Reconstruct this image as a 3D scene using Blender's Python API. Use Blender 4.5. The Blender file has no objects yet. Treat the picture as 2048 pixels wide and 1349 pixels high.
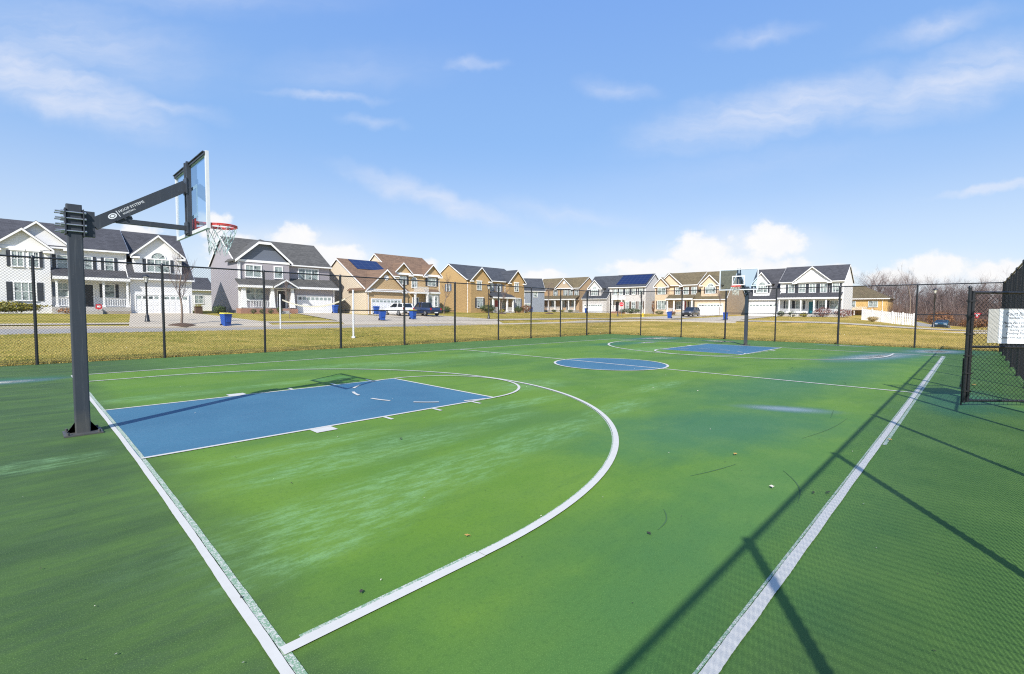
import bpy, math, random
from mathutils import Vector, Matrix, noise as mnoise
RD = math.radians
rnd = random.Random(11)
sc = bpy.context.scene
COL = sc.collection

# ------------------------------------------------------------------ mesh builder
class MB:
    def __init__(s): s.v = []; s.f = []; s.sm = []
    def add(s, vs, fs, smooth=False):
        o = len(s.v); s.v += [tuple(v) for v in vs]
        s.f += [tuple(i + o for i in f) for f in fs]; s.sm += [smooth] * len(fs)
    def box(s, x0, x1, y0, y1, z0, z1):
        s.add([(x0,y0,z0),(x1,y0,z0),(x1,y1,z0),(x0,y1,z0),(x0,y0,z1),(x1,y0,z1),(x1,y1,z1),(x0,y1,z1)],
              [(3,2,1,0),(4,5,6,7),(0,1,5,4),(1,2,6,5),(2,3,7,6),(3,0,4,7)])
    def quad(s, *p): s.add(p, [tuple(range(len(p)))])
    def ext_y(s, poly, y0, y1):        # polygon in XZ pushed along y
        n = len(poly)
        s.add([(x,y0,z) for x,z in poly] + [(x,y1,z) for x,z in poly],
              [tuple(range(n)), tuple(range(2*n-1,n-1,-1))] + [(i,i+n,(i+1)%n+n,(i+1)%n) for i in range(n)])
    def ext_x(s, poly, x0, x1):        # polygon in YZ pushed along x
        n = len(poly)
        s.add([(x0,y,z) for y,z in poly] + [(x1,y,z) for y,z in poly],
              [tuple(range(n)), tuple(range(2*n-1,n-1,-1))] + [(i,i+n,(i+1)%n+n,(i+1)%n) for i in range(n)])
    def ext_z(s, poly, z0, z1):
        n = len(poly)
        s.add([(x,y,z0) for x,y in poly] + [(x,y,z1) for x,y in poly],
              [tuple(range(n)), tuple(range(2*n-1,n-1,-1))] + [(i,i+n,(i+1)%n+n,(i+1)%n) for i in range(n)])
    def tube(s, p0, p1, r0, r1=None, n=8, caps=True):
        r1 = r0 if r1 is None else r1
        p0 = Vector(p0); p1 = Vector(p1); d = (p1 - p0)
        if d.length < 1e-6: return
        d.normalize(); a = d.orthogonal().normalized(); b = d.cross(a)
        vs = []
        for p, r in ((p0, r0), (p1, r1)):
            for i in range(n):
                t = 2*math.pi*i/n; vs.append(p + a*(r*math.cos(t)) + b*(r*math.sin(t)))
        fs = [(i,(i+1)%n,(i+1)%n+n,i+n) for i in range(n)]
        s.add(vs, fs, n > 4)
        if caps: s.add(vs, [tuple(range(n-1,-1,-1)), tuple(range(n,2*n))])
    def path(s, pts, r, n=6):
        for a, b in zip(pts, pts[1:]): s.tube(a, b, r, r, n, True)
    def lathe(s, prof, cx=0, cy=0, n=12, smooth=True):
        vs = []
        for r, z in prof:
            for i in range(n):
                t = 2*math.pi*i/n; vs.append((cx + r*math.cos(t), cy + r*math.sin(t), z))
        fs = []
        for k in range(len(prof)-1):
            for i in range(n): fs.append((k*n+i, k*n+(i+1)%n, (k+1)*n+(i+1)%n, (k+1)*n+i))
        s.add(vs, fs, smooth)
        s.add(vs[:n], [tuple(range(n-1,-1,-1))]); s.add(vs[-n:], [tuple(range(n))])
    def beam(s, p0, p1, hy, hz):       # rectangular bar between two points (section hy across, hz up)
        p0 = Vector(p0); p1 = Vector(p1); d = (p1-p0).normalized()
        up = Vector((0,0,1)) if abs(d.z) < .9 else Vector((1,0,0))
        a = d.cross(up).normalized()*hy; b = a.cross(d).normalized()*hz
        s.add([p0-a-b,p0+a-b,p0+a+b,p0-a+b,p1-a-b,p1+a-b,p1+a+b,p1-a+b],
              [(3,2,1,0),(4,5,6,7),(0,1,5,4),(1,2,6,5),(2,3,7,6),(3,0,4,7)])
    def build(s, name, mat, parent=None, loc=None):
        me = bpy.data.meshes.new(name); me.from_pydata(s.v, [], s.f)
        me.polygons.foreach_set('use_smooth', s.sm)
        if mat: me.materials.append(mat)
        me.update()
        o = bpy.data.objects.new(name, me); COL.objects.link(o)
        if parent is not None: o.parent = parent
        if loc: o.location = loc
        return o

def tag(o, label=None, cat=None, group=None, kind=None):
    if label: o['label'] = label
    if cat: o['category'] = cat
    if group: o['group'] = group
    if kind: o['kind'] = kind
    return o
def thing(name, label, cat, loc=(0,0,0), rz=0, group=None):
    o = bpy.data.objects.new(name, None); COL.objects.link(o); o.empty_display_size = .2
    o.location = loc; o.rotation_euler = (0,0,rz)
    return tag(o, label, cat, group)
def copy_tree(o, parent=None):
    c = o.copy(); COL.objects.link(c)
    if parent is not None: c.parent = parent
    for ch in list(o.children): copy_tree(ch, c)
    return c
def struct(o): o['kind'] = 'structure'; return o

# ------------------------------------------------------------------ node helper
class G:
    def __init__(s, nt): s.nt = nt
    def n(s, typ, **kw):
        nd = s.nt.nodes.new(typ)
        for k, v in kw.items(): setattr(nd, k, v)
        return nd
    def lk(s, a, sock):
        if hasattr(a, 'is_output') or isinstance(a, bpy.types.NodeSocket): s.nt.links.new(a, sock)
        else: sock.default_value = a
    def m(s, op, a, b=0.0, c=None, clamp=False):
        nd = s.n('ShaderNodeMath', operation=op, use_clamp=clamp)
        s.lk(a, nd.inputs[0]); s.lk(b, nd.inputs[1])
        if c is not None: s.lk(c, nd.inputs[2])
        return nd.outputs[0]
    def vm(s, op, a, b=(0,0,0)):
        nd = s.n('ShaderNodeVectorMath', operation=op)
        s.lk(a, nd.inputs[0]); s.lk(b, nd.inputs[1])
        return nd.outputs['Value'] if op in ('LENGTH','DOT_PRODUCT') else nd.outputs[0]
    def mix(s, f, a, b, mode='MIX'):
        nd = s.n('ShaderNodeMix', data_type='RGBA', blend_type=mode)
        s.lk(f, nd.inputs['Factor'])
        for v, k in ((a, 6), (b, 7)):
            if isinstance(v, tuple): v = v if len(v) == 4 else v + (1,)
            s.lk(v, nd.inputs[k])
        return nd.outputs[2]
    def noise(s, vec, scale, detail=4, rough=.55, dist=0.0, out=0):
        nd = s.n('ShaderNodeTexNoise'); s.lk(vec, nd.inputs['Vector'])
        nd.inputs['Scale'].default_value = scale; nd.inputs['Detail'].default_value = detail
        nd.inputs['Roughness'].default_value = rough; nd.inputs['Distortion'].default_value = dist
        return nd.outputs[out]
    def rng(s, v, a, b, c=0.0, d=1.0, smooth=True):
        nd = s.n('ShaderNodeMapRange'); nd.interpolation_type = 'SMOOTHSTEP' if smooth else 'LINEAR'
        s.lk(v, nd.inputs[0])
        for i, x in enumerate((a, b, c, d)): nd.inputs[i+1].default_value = x
        return nd.outputs[0]
    def mapping(s, vec, loc=(0,0,0), rot=(0,0,0), scale=(1,1,1), typ='POINT'):
        nd = s.n('ShaderNodeMapping', vector_type=typ); s.lk(vec, nd.inputs[0])
        nd.inputs[1].default_value = loc; nd.inputs[2].default_value = rot; nd.inputs[3].default_value = scale
        return nd.outputs[0]
    def sep(s, v):
        nd = s.n('ShaderNodeSeparateXYZ'); s.lk(v, nd.inputs[0]); return nd.outputs
    def comb(s, x, y, z):
        nd = s.n('ShaderNodeCombineXYZ')
        for i, a in enumerate((x, y, z)): s.lk(a, nd.inputs[i])
        return nd.outputs[0]
    def bump(s, h, strength=.3, dist=.02):
        nd = s.n('ShaderNodeBump'); s.lk(h, nd.inputs['Height'])
        nd.inputs['Strength'].default_value = strength; nd.inputs['Distance'].default_value = dist
        return nd.outputs[0]
    def obj(s): return s.n('ShaderNodeTexCoord').outputs['Object']

def newmat(name):
    m = bpy.data.materials.new(name); m.use_nodes = True
    g = G(m.node_tree); p = m.node_tree.nodes['Principled BSDF']
    return m, g, p
def c4(c): return (c[0], c[1], c[2], 1)
def plain(name, col, rough=.6, var=.12, scale=3.0, metal=0.0, bump=0.0, spec=.5):
    m, g, p = newmat(name); co = g.obj()
    f = g.noise(co, scale, 5, .6)
    lo = tuple(c*(1-var) for c in col); hi = tuple(min(1, c*(1+var)) for c in col)
    g.lk(g.mix(f, lo, hi), p.inputs['Base Color'])
    p.inputs['Roughness'].default_value = rough; p.inputs['Metallic'].default_value = metal
    p.inputs['Specular IOR Level'].default_value = spec
    if bump: g.lk(g.bump(g.noise(co, scale*12, 3), bump, .01), p.inputs['Normal'])
    return m
def siding(name, col, lap=.16, dark=.75):
    m, g, p = newmat(name); co = g.obj(); z = g.sep(co)[2]
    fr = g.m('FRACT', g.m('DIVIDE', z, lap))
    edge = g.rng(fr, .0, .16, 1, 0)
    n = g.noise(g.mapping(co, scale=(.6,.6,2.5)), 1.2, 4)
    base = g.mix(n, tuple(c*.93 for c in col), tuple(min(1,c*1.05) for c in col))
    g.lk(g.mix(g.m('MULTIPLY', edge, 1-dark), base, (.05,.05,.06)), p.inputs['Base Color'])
    p.inputs['Roughness'].default_value = .55
    g.lk(g.bump(fr, .35, .02), p.inputs['Normal'])
    return m
def shingle(name, col):
    m, g, p = newmat(name); co = g.obj(); x, y, z = g.sep(co)
    bt = g.n('ShaderNodeTexBrick'); g.lk(g.comb(g.m('ADD', x, g.m('MULTIPLY', y, .13)), g.m('MULTIPLY', z, 1.6), 0.0), bt.inputs['Vector'])
    bt.inputs['Color1'].default_value = c4([c*.72 for c in col]); bt.inputs['Color2'].default_value = c4([min(1,c*1.3) for c in col])
    bt.inputs['Mortar'].default_value = c4([c*.45 for c in col]); bt.inputs['Scale'].default_value = 1
    bt.inputs['Mortar Size'].default_value = .012; bt.inputs['Brick Width'].default_value = .34; bt.inputs['Row Height'].default_value = .2
    n = g.noise(co, .8, 5, .7); n2 = g.noise(co, 14, 3, .6)
    c = g.mix(g.rng(n, .3, .7, 0, .35), bt.outputs[0], c4([min(1,c*1.5) for c in col]))
    c = g.mix(g.rng(n2, .3, .75, 0, .4), c, c4([c*.5 for c in col]))
    g.lk(c, p.inputs['Base Color']); p.inputs['Roughness'].default_value = .9
    g.lk(g.bump(n2, .4, .03), p.inputs['Normal'])
    return m
def brick(name, a, b, mortar, bw=.24, rh=.085):
    m, g, p = newmat(name); co = g.obj(); x, y, z = g.sep(co)
    bt = g.n('ShaderNodeTexBrick'); g.lk(g.comb(g.m('ADD', x, y), z, 0.0), bt.inputs['Vector'])
    bt.inputs['Color1'].default_value = c4(a); bt.inputs['Color2'].default_value = c4(b); bt.inputs['Mortar'].default_value = c4(mortar)
    bt.inputs['Scale'].default_value = 1; bt.inputs['Mortar Size'].default_value = .009
    bt.inputs['Brick Width'].default_value = bw; bt.inputs['Row Height'].default_value = rh
    n = g.noise(co, .7, 5, .65)
    g.lk(g.mix(g.rng(n, .25, .75, 0, .35), bt.outputs[0], c4([c*.8 for c in a])), p.inputs['Base Color'])
    p.inputs['Roughness'].default_value = .85
    g.lk(g.bump(bt.outputs[1], -.4, .01), p.inputs['Normal'])
    return m
def leafmat(name, c1, c2, c3, rough=.7):
    m, g, p = newmat(name)
    gi = g.n('ShaderNodeNewGeometry').outputs['Random Per Island']
    co = g.obj(); n = g.noise(co, 1.7, 4)
    c = g.mix(g.rng(gi, 0, 1, 0, 1, False), c1, c2); c = g.mix(g.rng(n, .4, .65, 0, .8), c, c3)
    g.lk(c, p.inputs['Base Color']); p.inputs['Roughness'].default_value = rough
    return m

M = {}
M['white_trim'] = plain('white_trim_paint', (.80,.80,.79), .45, .05)
M['white_metal'] = plain('white_powder_coat', (.70,.71,.72), .4, .08)
M['black_metal'] = plain('black_vinyl_coat', (.016,.018,.022), .38, .25, 6)
M['wire'] = plain('black_vinyl_wire', (.018,.020,.025), .45, .2, 6)
m, g, p = newmat('weathered_charcoal_powder_coat'); co = g.obj(); z = g.sep(co)[2]
n = g.noise(co, 5, 6, .65); st_ = g.noise(g.mapping(co, scale=(22,22,1.1)), 1.5, 6, .7); sp = g.noise(co, 55, 3, .7)
c = g.mix(n, (.020,.026,.036), (.042,.050,.064)); c = g.mix(g.rng(st_, .52, .72, 0, .5), c, (.085,.092,.10)); c = g.mix(g.rng(sp, .66, .74, 0, .7), c, (.12,.115,.105))
c = g.mix(g.m('MULTIPLY', g.rng(g.m('ADD', z, g.m('MULTIPLY', n, .5)), .62, .18), .55), c, (.10,.095,.075))
g.lk(c, p.inputs['Base Color']); g.lk(g.rng(n, .3, .7, .62, .42), p.inputs['Roughness']); g.lk(g.bump(sp, .10, .003), p.inputs['Normal'])
M['pole_metal'] = m
M['steel'] = plain('galvanised_steel', (.45,.46,.48), .35, .15, 8, .8)
M['rim_red'] = plain('red_rim_paint', (.78,.05,.03), .35, .12, 8)
M['net_cord'] = plain('weathered_net_cord', (.62,.66,.58), .9, .3, 9)
M['dark'] = plain('dark_shutter_paint', (.035,.04,.05), .5, .2)
M['slate'] = plain('slate_blue_shutter_paint', (.10,.13,.19), .5, .2)
M['brown_shut'] = plain('brown_shutter_paint', (.11,.075,.055), .5, .2)
M['door_dark'] = plain('dark_door_paint', (.02,.02,.025), .35, .2)
M['teal'] = plain('teal_door_paint', (.0,.14,.18), .4, .15)
M['red'] = plain('red_door_paint', (.35,.035,.03), .4, .15)
M['concrete'] = plain('driveway_concrete', (.46,.395,.30), .85, .14, .7, bump=.2)
M['porch_floor'] = plain('porch_concrete', (.42,.40,.37), .85, .12, 1.5)
M['stone'] = brick('fieldstone', (.30,.25,.20), (.42,.36,.30), (.35,.32,.28), .4, .2)
M['red_brick'] = brick('red_brick', (.30,.12,.07), (.38,.17,.10), (.45,.4,.35))
M['bin_blue'] = plain('blue_bin_plastic', (.012,.07,.33), .45, .15, 5)
M['bin_yellow'] = plain('yellow_bin_lid', (.62,.52,.05), .45, .12, 5)
M['rubber'] = plain('black_rubber', (.015,.015,.016), .85, .2)
M['mulch'] = plain('brown_mulch', (.09,.055,.035), .95, .4, 7, bump=.6)
M['sign_red'] = plain('red_sign_paint', (.55,.02,.03), .4, .1)
M['ink'] = plain('black_sign_ink', (.02,.02,.025), .6, .05)
M['letter_white'] = plain('white_decal_lettering', (.72,.74,.76), .5, .05)
M['yellow'] = plain('yellow_hydrant_paint', (.72,.52,.03), .45, .1)
M['bark'] = plain('grey_brown_bark', (.21,.16,.125), .95, .35, 5, bump=.5)
M['twig'] = plain('grey_brown_twigs', (.17,.125,.115), .95, .4, .6)
M['wood_bark'] = plain('woodland_bark', (.20,.165,.15), .95, .4, 2)
M['vinyl'] = plain('white_vinyl_fence_board', (.80,.80,.80), .4, .05)

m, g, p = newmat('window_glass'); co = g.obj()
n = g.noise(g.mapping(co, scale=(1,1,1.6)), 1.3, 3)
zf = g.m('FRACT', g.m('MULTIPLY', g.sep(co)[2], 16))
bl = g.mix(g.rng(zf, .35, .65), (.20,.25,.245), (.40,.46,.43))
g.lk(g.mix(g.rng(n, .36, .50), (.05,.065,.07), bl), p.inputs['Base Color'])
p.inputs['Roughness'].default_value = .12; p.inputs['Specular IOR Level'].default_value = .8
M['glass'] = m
m, g, p = newmat('solar_cells'); co = g.obj(); x, y, z = g.sep(co)
gx_ = g.rng(g.m('ABSOLUTE', g.m('SUBTRACT', g.m('FRACT', g.m('DIVIDE', x, 1.0)), .5)), .475, .485)
gy_ = g.rng(g.m('ABSOLUTE', g.m('SUBTRACT', g.m('FRACT', g.m('DIVIDE', y, .82)), .5)), .47, .482)
g.lk(g.mix(g.m('MAXIMUM', gx_, gy_), (.008,.014,.06), (.05,.06,.09)), p.inputs['Base Color'])
p.inputs['Roughness'].default_value = .18; M['solar'] = m
# tempered backboard pane: mostly clear, faint blue, glossy
m = bpy.data.materials.new('backboard_glass'); m.use_nodes = True; nt = m.node_tree; nt.nodes.clear(); g = G(nt)
tr = g.n('ShaderNodeBsdfTransparent'); tr.inputs[0].default_value = (.80,.90,.97,1)
gl = g.n('ShaderNodeBsdfGlossy'); gl.inputs[0].default_value = (.9,.95,1,1); gl.inputs[1].default_value = .05
fr = g.n('ShaderNodeFresnel'); fr.inputs[0].default_value = 1.45
mx = g.n('ShaderNodeMixShader'); out = g.n('ShaderNodeOutputMaterial')
bf = g.n('ShaderNodeNewGeometry').outputs['Backfacing']; g.lk(g.m('MULTIPLY', fr.outputs[0], g.m('SUBTRACT', 1.0, bf)), mx.inputs[0]); g.lk(tr.outputs[0], mx.inputs[1]); g.lk(gl.outputs[0], mx.inputs[2]); g.lk(mx.outputs[0], out.inputs[0])
M['clear'] = m

# ------------------------------------------------------------------ land
def sst(a, b, x):
    t = min(1, max(0, (x-a)/(b-a))); return t*t*(3-2*t)
PR = [(-1e9,0),(0,0),(.36,.47),(.6,.65),(1,1.2),(1.3,1.4),(3,1.5),(1e9,1.5)]
def prof(t):
    def lin(t):
        for (a,b),(c,d) in zip(PR, PR[1:]):
            if t <= c: return b+(d-b)*(t-a)/(c-a)
        return 1.5
    return sum(lin(t+o) for o in (-.08,-.04,0,.04,.08))/5*sst(0,.15,t)
def Z(x, y):
    dl = (y-11.9)/36; dr = (x-31.3)/60
    s = .12+.88*sst(-9,6,y)
    a = prof(dl); b = prof(dr)*s
    z = max(a,b)+.12*min(a,b) if min(a,b) > 0 else max(a,b)
    # the street lies in a shallow cut, deeper away from the first house
    if y > 18 and x > 52: ds = abs(math.hypot(x-52, y-18)-11)
    elif x <= 52: ds = abs(y-29)
    else: ds = abs(x-63)
    z -= .20*sst(-45,-25,x)*math.exp(-(ds/3.5)**4)*sst(-14,-2,y)+(.24+.40*sst(28,40,x)*(1-sst(50,58,x)*sst(14,20,y)))*sst(-6,12,x)*math.exp(-(ds/3.5)**4)*sst(-14,-2,y)
    return z - .75*sst(74,90,x)*sst(3,-4,y)

CW, CL = 7.79, 25.5          # half court width, court length
FX0, FX1, FY0, FY1 = -7.6, 31.0, -9.58, 11.65   # fence rectangle
# one ground sheet: fine near the court and street, coarse to the horizon
def axis(lo, hi, step, far):
    a = [lo+i*step for i in range(int((hi-lo)/step)+1)]
    d = step; x = a[-1]
    while x < far: d *= 1.35; x += d; a.append(x)
    d = step; x = a[0]; pre = []
    while x > -far: d *= 1.35; x -= d; pre.append(x)
    return pre[::-1]+a
xs = axis(-24, 132, 1.0, 1500); ys = axis(-30, 96, 1.0, 1500)
mb = MB(); nx = len(xs); ny = len(ys)
for y in ys:
    for x in xs:
        inside = FX0-.2 < x < FX1+.6 and FY0-.5 < y < FY1+.5
        mb.v.append((x, y, Z(x,y)-(.05 if inside else .012)))
for j in range(ny-1):
    for i in range(nx-1): mb.f.append((j*nx+i, j*nx+i+1, (j+1)*nx+i+1, (j+1)*nx+i)); mb.sm.append(True)
m, g, p = newmat('dormant_lawn'); co = g.obj(); x, y, z = g.sep(co)
n1 = g.noise(co, .09, 5, .6); n2 = g.noise(g.mapping(co, scale=(1,1.0,1)), .8, 6, .7); n3 = g.noise(co, 9, 4, .75); n4 = g.noise(co, 38, 2, .7); n5 = g.noise(g.mapping(co, scale=(.35,1.0,1)), .55, 6, .7)
right = g.rng(g.m('SUBTRACT', x, y), -10, 34)
straw = g.mix(right, (.42,.33,.085), (.54,.37,.105)); green = g.mix(right, (.21,.205,.026), (.285,.225,.036))
f = g.m('ADD', g.m('MULTIPLY', n1, .9), g.m('MULTIPLY', n2, .9))
c = g.mix(g.rng(f, .72, 1.06), green, straw)
stripe = g.m('SINE', g.m('MULTIPLY', g.m('ADD', g.m('MULTIPLY', x, .35), g.m('ADD', y, g.m('MULTIPLY', n2, 1.2))), 2.1))
c = g.mix(g.rng(stripe, -.2, 1, 0, .22), c, (.54,.38,.10))
c = g.mix(g.rng(n5, .50, .70, 0, .7), c, (.205,.175,.02)); c = g.mix(g.rng(n3, .45, .7, 0, .38), c, (.17,.14,.03)); c = g.mix(g.rng(n4, .5, .75, 0, .3), c, (.52,.41,.14))
g.lk(c, p.inputs['Base Color']); p.inputs['Roughness'].default_value = .95; p.inputs['Specular IOR Level'].default_value = .1
g.lk(g.bump(g.m('ADD', n3, g.m('MULTIPLY', n4, .6)), .9, .06), p.inputs['Normal'])
M['lawn'] = m
struct(mb.build('ground', m))

# street and drives as strips laid on the land
def ribbon(name, pts, w, mat, lift=.03, n=6):
    mb = MB(); L = []
    P = [Vector((a,b,0)) for a,b in pts]
    # resample
    Q = []
    for a, b in zip(P, P[1:]):
        k = max(1, int((b-a).length/1.0)); Q += [a.lerp(b, i/k) for i in range(k)]
    Q.append(P[-1])
    for i, q in enumerate(Q):
        d = (Q[min(i+1,len(Q)-1)]-Q[max(i-1,0)]).normalized(); s = Vector((-d.y, d.x, 0))
        for j in range(n+1):
            r = q + s*((j/n-.5)*w); mb.v.append((r.x, r.y, Z(r.x, r.y)+lift))
    for i in range(len(Q)-1):
        for j in range(n): mb.f.append((i*(n+1)+j, i*(n+1)+j+1, (i+1)*(n+1)+j+1, (i+1)*(n+1)+j)); mb.sm.append(True)
    return mb.build(name, mat)
m, g, p = newmat('worn_asphalt'); co = g.obj()
n = g.noise(co, .5, 6, .65); n2 = g.noise(co, 22, 3, .7)
c = g.mix(n, (.26,.24,.21), (.35,.325,.285)); c = g.mix(g.rng(n2,.4,.7,0,.4), c, (.2,.2,.2))
g.lk(c, p.inputs['Base Color']); p.inputs['Roughness'].default_value = .9; M['asphalt'] = m
arc = [(52+11*math.sin(t), 18.0+11*math.cos(t)) for t in [i*math.pi/2/10 for i in range(11)]]
struct(ribbon('street', [(-70,29.0)]+arc+[(63,-70)], 5.2, M['asphalt'], .028, 8))
def off(d):
    a = [(52+(11+d)*math.sin(t), 18.0+(11+d)*math.cos(t)) for t in [i*math.pi/2/10 for i in range(11)]]
    return [(-70,29.0+d)]+a+[(63+d,-70)]
for nm, d in (('kerb', 2.75),):
    o = ribbon(nm, off(d), .3, M['concrete'], .13, 1)
    # give the kerb its faces down to the road
    me = o.data; k = len(me.vertices); vv = [tuple(v.co) for v in me.vertices]
    mb = MB(); mb.v = vv + [(x,y,z-.16) for x,y,z in vv]
    mb.f = [tuple(q.vertices) for q in me.polygons] + [(i, i+2, i+2+k, i+k) for i in range(k-2)]; mb.sm = [False]*len(mb.f)
    bpy.data.objects.remove(o); struct(mb.build(nm, M['concrete']))
M['walk'] = plain('sidewalk_concrete', (.42,.36,.275), .9, .16, .9, bump=.2)
struct(ribbon('sidewalk', off(4.6), 1.0, M['walk'], .034, 2))
def drive(name, poly_a, poly_b, n=14, lift=.042):  # ruled patch between two edges (street edge, garage edge)
    mb = MB(); a0, a1 = [Vector((*q,0)) for q in poly_a]; b0, b1 = [Vector((*q,0)) for q in poly_b]; k = 8
    for i in range(n+1):
        t = i/n; l = a0.lerp(b0,t); r = a1.lerp(b1,t)
        for j in range(k+1): q = l.lerp(r, j/k); mb.v.append((q.x,q.y,Z(q.x,q.y)+lift))
    for i in range(n):
        for j in range(k): mb.f.append((i*(k+1)+j, i*(k+1)+j+1, (i+1)*(k+1)+j+1, (i+1)*(k+1)+j)); mb.sm.append(True)
    return struct(mb.build(name, M['concrete']))
drive('driveway', ((4.2,31.6),(13.5,31.6)), ((6.6,49.6),(11.6,49.6)))
drive('driveway', ((19.5,31.6),(30.5,31.6)), ((22.2,50.9),(27.6,50.9)))
drive('driveway', ((27.8,31.6),(39.8,31.6)), ((30.2,47.6),(37.4,47.6)))
drive('driveway', ((88,79.0),(88,74.0)), ((98.4,77.5),(97.8,73.5)))
drive('driveway', ((84,59.0),(84,52.5)), ((94.4,58.0),(94.1,52.8)))
drive('driveway', ((65.6,32.0),(65.6,24.0)), ((92.0,30.2),(92.0,25.0)))
drive('driveway', ((65.6,22.2),(65.6,14.5)), ((92.0,20.8),(92.0,15.8)))
struct(ribbon('side_road', [(84,-20),(92,-5),(112,-3)], 4.5, M['asphalt'], .03, 6))

# ------------------------------------------------------------------ court
m, g, p = newmat('green_acrylic_court'); co = g.obj(); x, y, z = g.sep(co)
nl = g.noise(co, .22, 5, .6); nm_ = g.noise(co, 1.1, 6, .68); nf = g.noise(co, 26, 4, .75); ng = g.noise(co, 150, 2, .6)
sx = g.mapping(co, rot=(0,0,RD(-3)), scale=(.38,1.5,1)); ns = g.noise(sx, 1.3, 6, .7)
c = g.mix(g.rng(nl, .3, .7), (.082,.180,.020), (.112,.210,.018))
c = g.mix(g.rng(nm_, .38, .66, 0, .7), c, (.122,.218,.024))
broad = g.noise(g.mapping(co, loc=(3,7,0), scale=(.5,1.0,1)), .42, 5, .6); c = g.mix(g.rng(broad, .44, .66, 0, .7), c, (.058,.140,.030))
c = g.mix(g.rng(ns, .50, .72, 0, .5), c, (.056,.132,.022))
fib = g.noise(g.mapping(co, rot=(0,0,RD(-6)), scale=(1.0,3.4,1)), 2.6, 10, .74); ng2 = g.noise(co, 62, 3, .7)
# out of bounds the coating is darker, less worn; some shade is painted in too
inb = g.m('MULTIPLY', g.m('MULTIPLY', g.rng(g.m('ADD', x, g.m('MULTIPLY', nm_, 1.1)), .25, 1.25), g.rng(x, CL+.12, CL-.05)), g.m('MULTIPLY', g.rng(y, -CW-.4, -CW+.3), g.rng(y, CW+.12, CW-.05)))
outc = g.mix(g.rng(ns, .35, .68), (.036,.070,.024), (.070,.132,.028)); outc = g.mix(g.rng(fib, .42, .66, 0, .6), outc, (.046,.082,.034)); rightc = g.mix(g.rng(nm_, .3, .7), (.052,.122,.026), (.082,.162,.030)); outc = g.mix(g.rng(x, .5, 3.0), outc, rightc)
c = g.mix(inb, outc, c)
def spot(cx, cy, rx, ry, rot=0.0, soft=(.35,1.1), rag=.5):
    v = g.mapping(co, loc=(cx,cy,0), rot=(0,0,rot), scale=(rx,ry,1), typ='TEXTURE')
    d = g.m('ADD', g.vm('LENGTH', g.vm('MULTIPLY', v, (1,1,0))), g.m('MULTIPLY', g.m('SUBTRACT', nm_, .5), rag*2))
    return g.rng(d, soft[1], soft[0])
def maxall(l):
    r = l[0]
    for q in l[1:]: r = g.m('MAXIMUM', r, q)
    return r
# chalky dried-water residue
chalk = maxall([spot(1.6,-4.68,2.3,.62,RD(4)), spot(3.9,-4.42,2.3,.50,RD(5)), spot(2.2,-3.4,2.4,.55,RD(3)), spot(6.6,-4.1,1.4,.4,RD(5)), spot(.5,-5.35,.8,.25), spot(1.0,2.75,1.6,.45), spot(3.6,2.9,1.8,.35), spot(4.6,-3.3,.9,.25), spot(7.8,4.6,2.2,.9), spot(5.6,-2.6,2.0,.3), spot(12.4,5.2,3,1), spot(7.4,-1.2,1.4,.8), spot(9.5,-3.4,1.6,.35), spot(-.8,-1.3,.7,.35), spot(6.2,5.4,2.6,.5), spot(19.5,2.2,2.5,1.0), spot(1.6,-2.6,1.6,.3), spot(.9,-5.1,1.1,.3)])
chf = g.m('MULTIPLY', g.m('MULTIPLY', chalk, g.rng(fib, .42, .64, .12, 1.0)), g.rng(ng2, .34, .60, .45, 1.0))
c = g.mix(g.m('MULTIPLY', chf, .66), c, (.205,.375,.165))
# damp areas (bluish, darker) and standing water (smooth)
damp = maxall([spot(14,-5.6,8.5,1.5,RD(-6),(.0,1.3),.35), spot(23.5,-6.0,5.5,1.9,RD(-8),(.3,1.2)), spot(6.6,-6.0,3.0,1.4,RD(-15),(.2,1.3)), spot(28,6.2,4.5,1.8,0,(.3,1.2)), spot(22,5.2,3.0,1.0,0,(.3,1.2)), spot(-1.6,7.6,1.8,.9,0,(.3,1.2)), spot(12.2,-8.5,2.3,.9,0,(.3,1.2)), spot(29,-7.5,2.5,2.0,0,(.3,1.2)), g.m('MULTIPLY', spot(4.2,-7.2,4.5,1.1,RD(3),(.0,1.3),.5), .45), g.m('MULTIPLY', spot(6.4,-5.6,3.2,1.3,RD(-20),(.0,1.3),.5), .5)])
c = g.mix(g.m('MULTIPLY', damp, .68), c, (.020,.110,.075))
wet = maxall([spot(8.7,-6.25,1.15,.42,RD(-63),(.0,1.0),.22), spot(23.2,-5.9,5.2,1.15,RD(-15),(.0,1.0),.22), spot(28.6,-7.4,2.6,1.3,RD(-20),(.1,1.0),.25), spot(28.6,6.4,2.2,.8,RD(-20),(.3,1.0)), spot(28.6,2.4,.7,1.3,0,(.3,1.0)), spot(24,4.7,1.6,.4,0,(.2,1.0)), spot(-1.3,7.35,1.6,.55,0,(.0,1.0),.25), spot(30,-3.5,.5,1.6,0,(.3,1.0))])
c = g.mix(g.m('MULTIPLY', wet, .8), c, (.045,.10,.16))  # water tint: blue of the reflected sky painted into the base colour
c = g.mix(g.rng(nf, .46, .74, 0, .34), c, (.030,.080,.018)); c = g.mix(g.rng(ng2, .50, .74, 0, .30), c, (.04,.095,.015)); c = g.mix(g.rng(ng, .50, .72, 0, .42), c, (.17,.29,.075))
g.lk(c, p.inputs['Base Color'])
g.lk(g.m('SUBTRACT', g.rng(nm_, .3, .7, .74, .62), g.m('MULTIPLY', wet, .60)), p.inputs['Roughness'])
g.lk(g.m('ADD', .20, g.m('MULTIPLY', wet, .45)), p.inputs['Specular IOR Level'])
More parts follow.
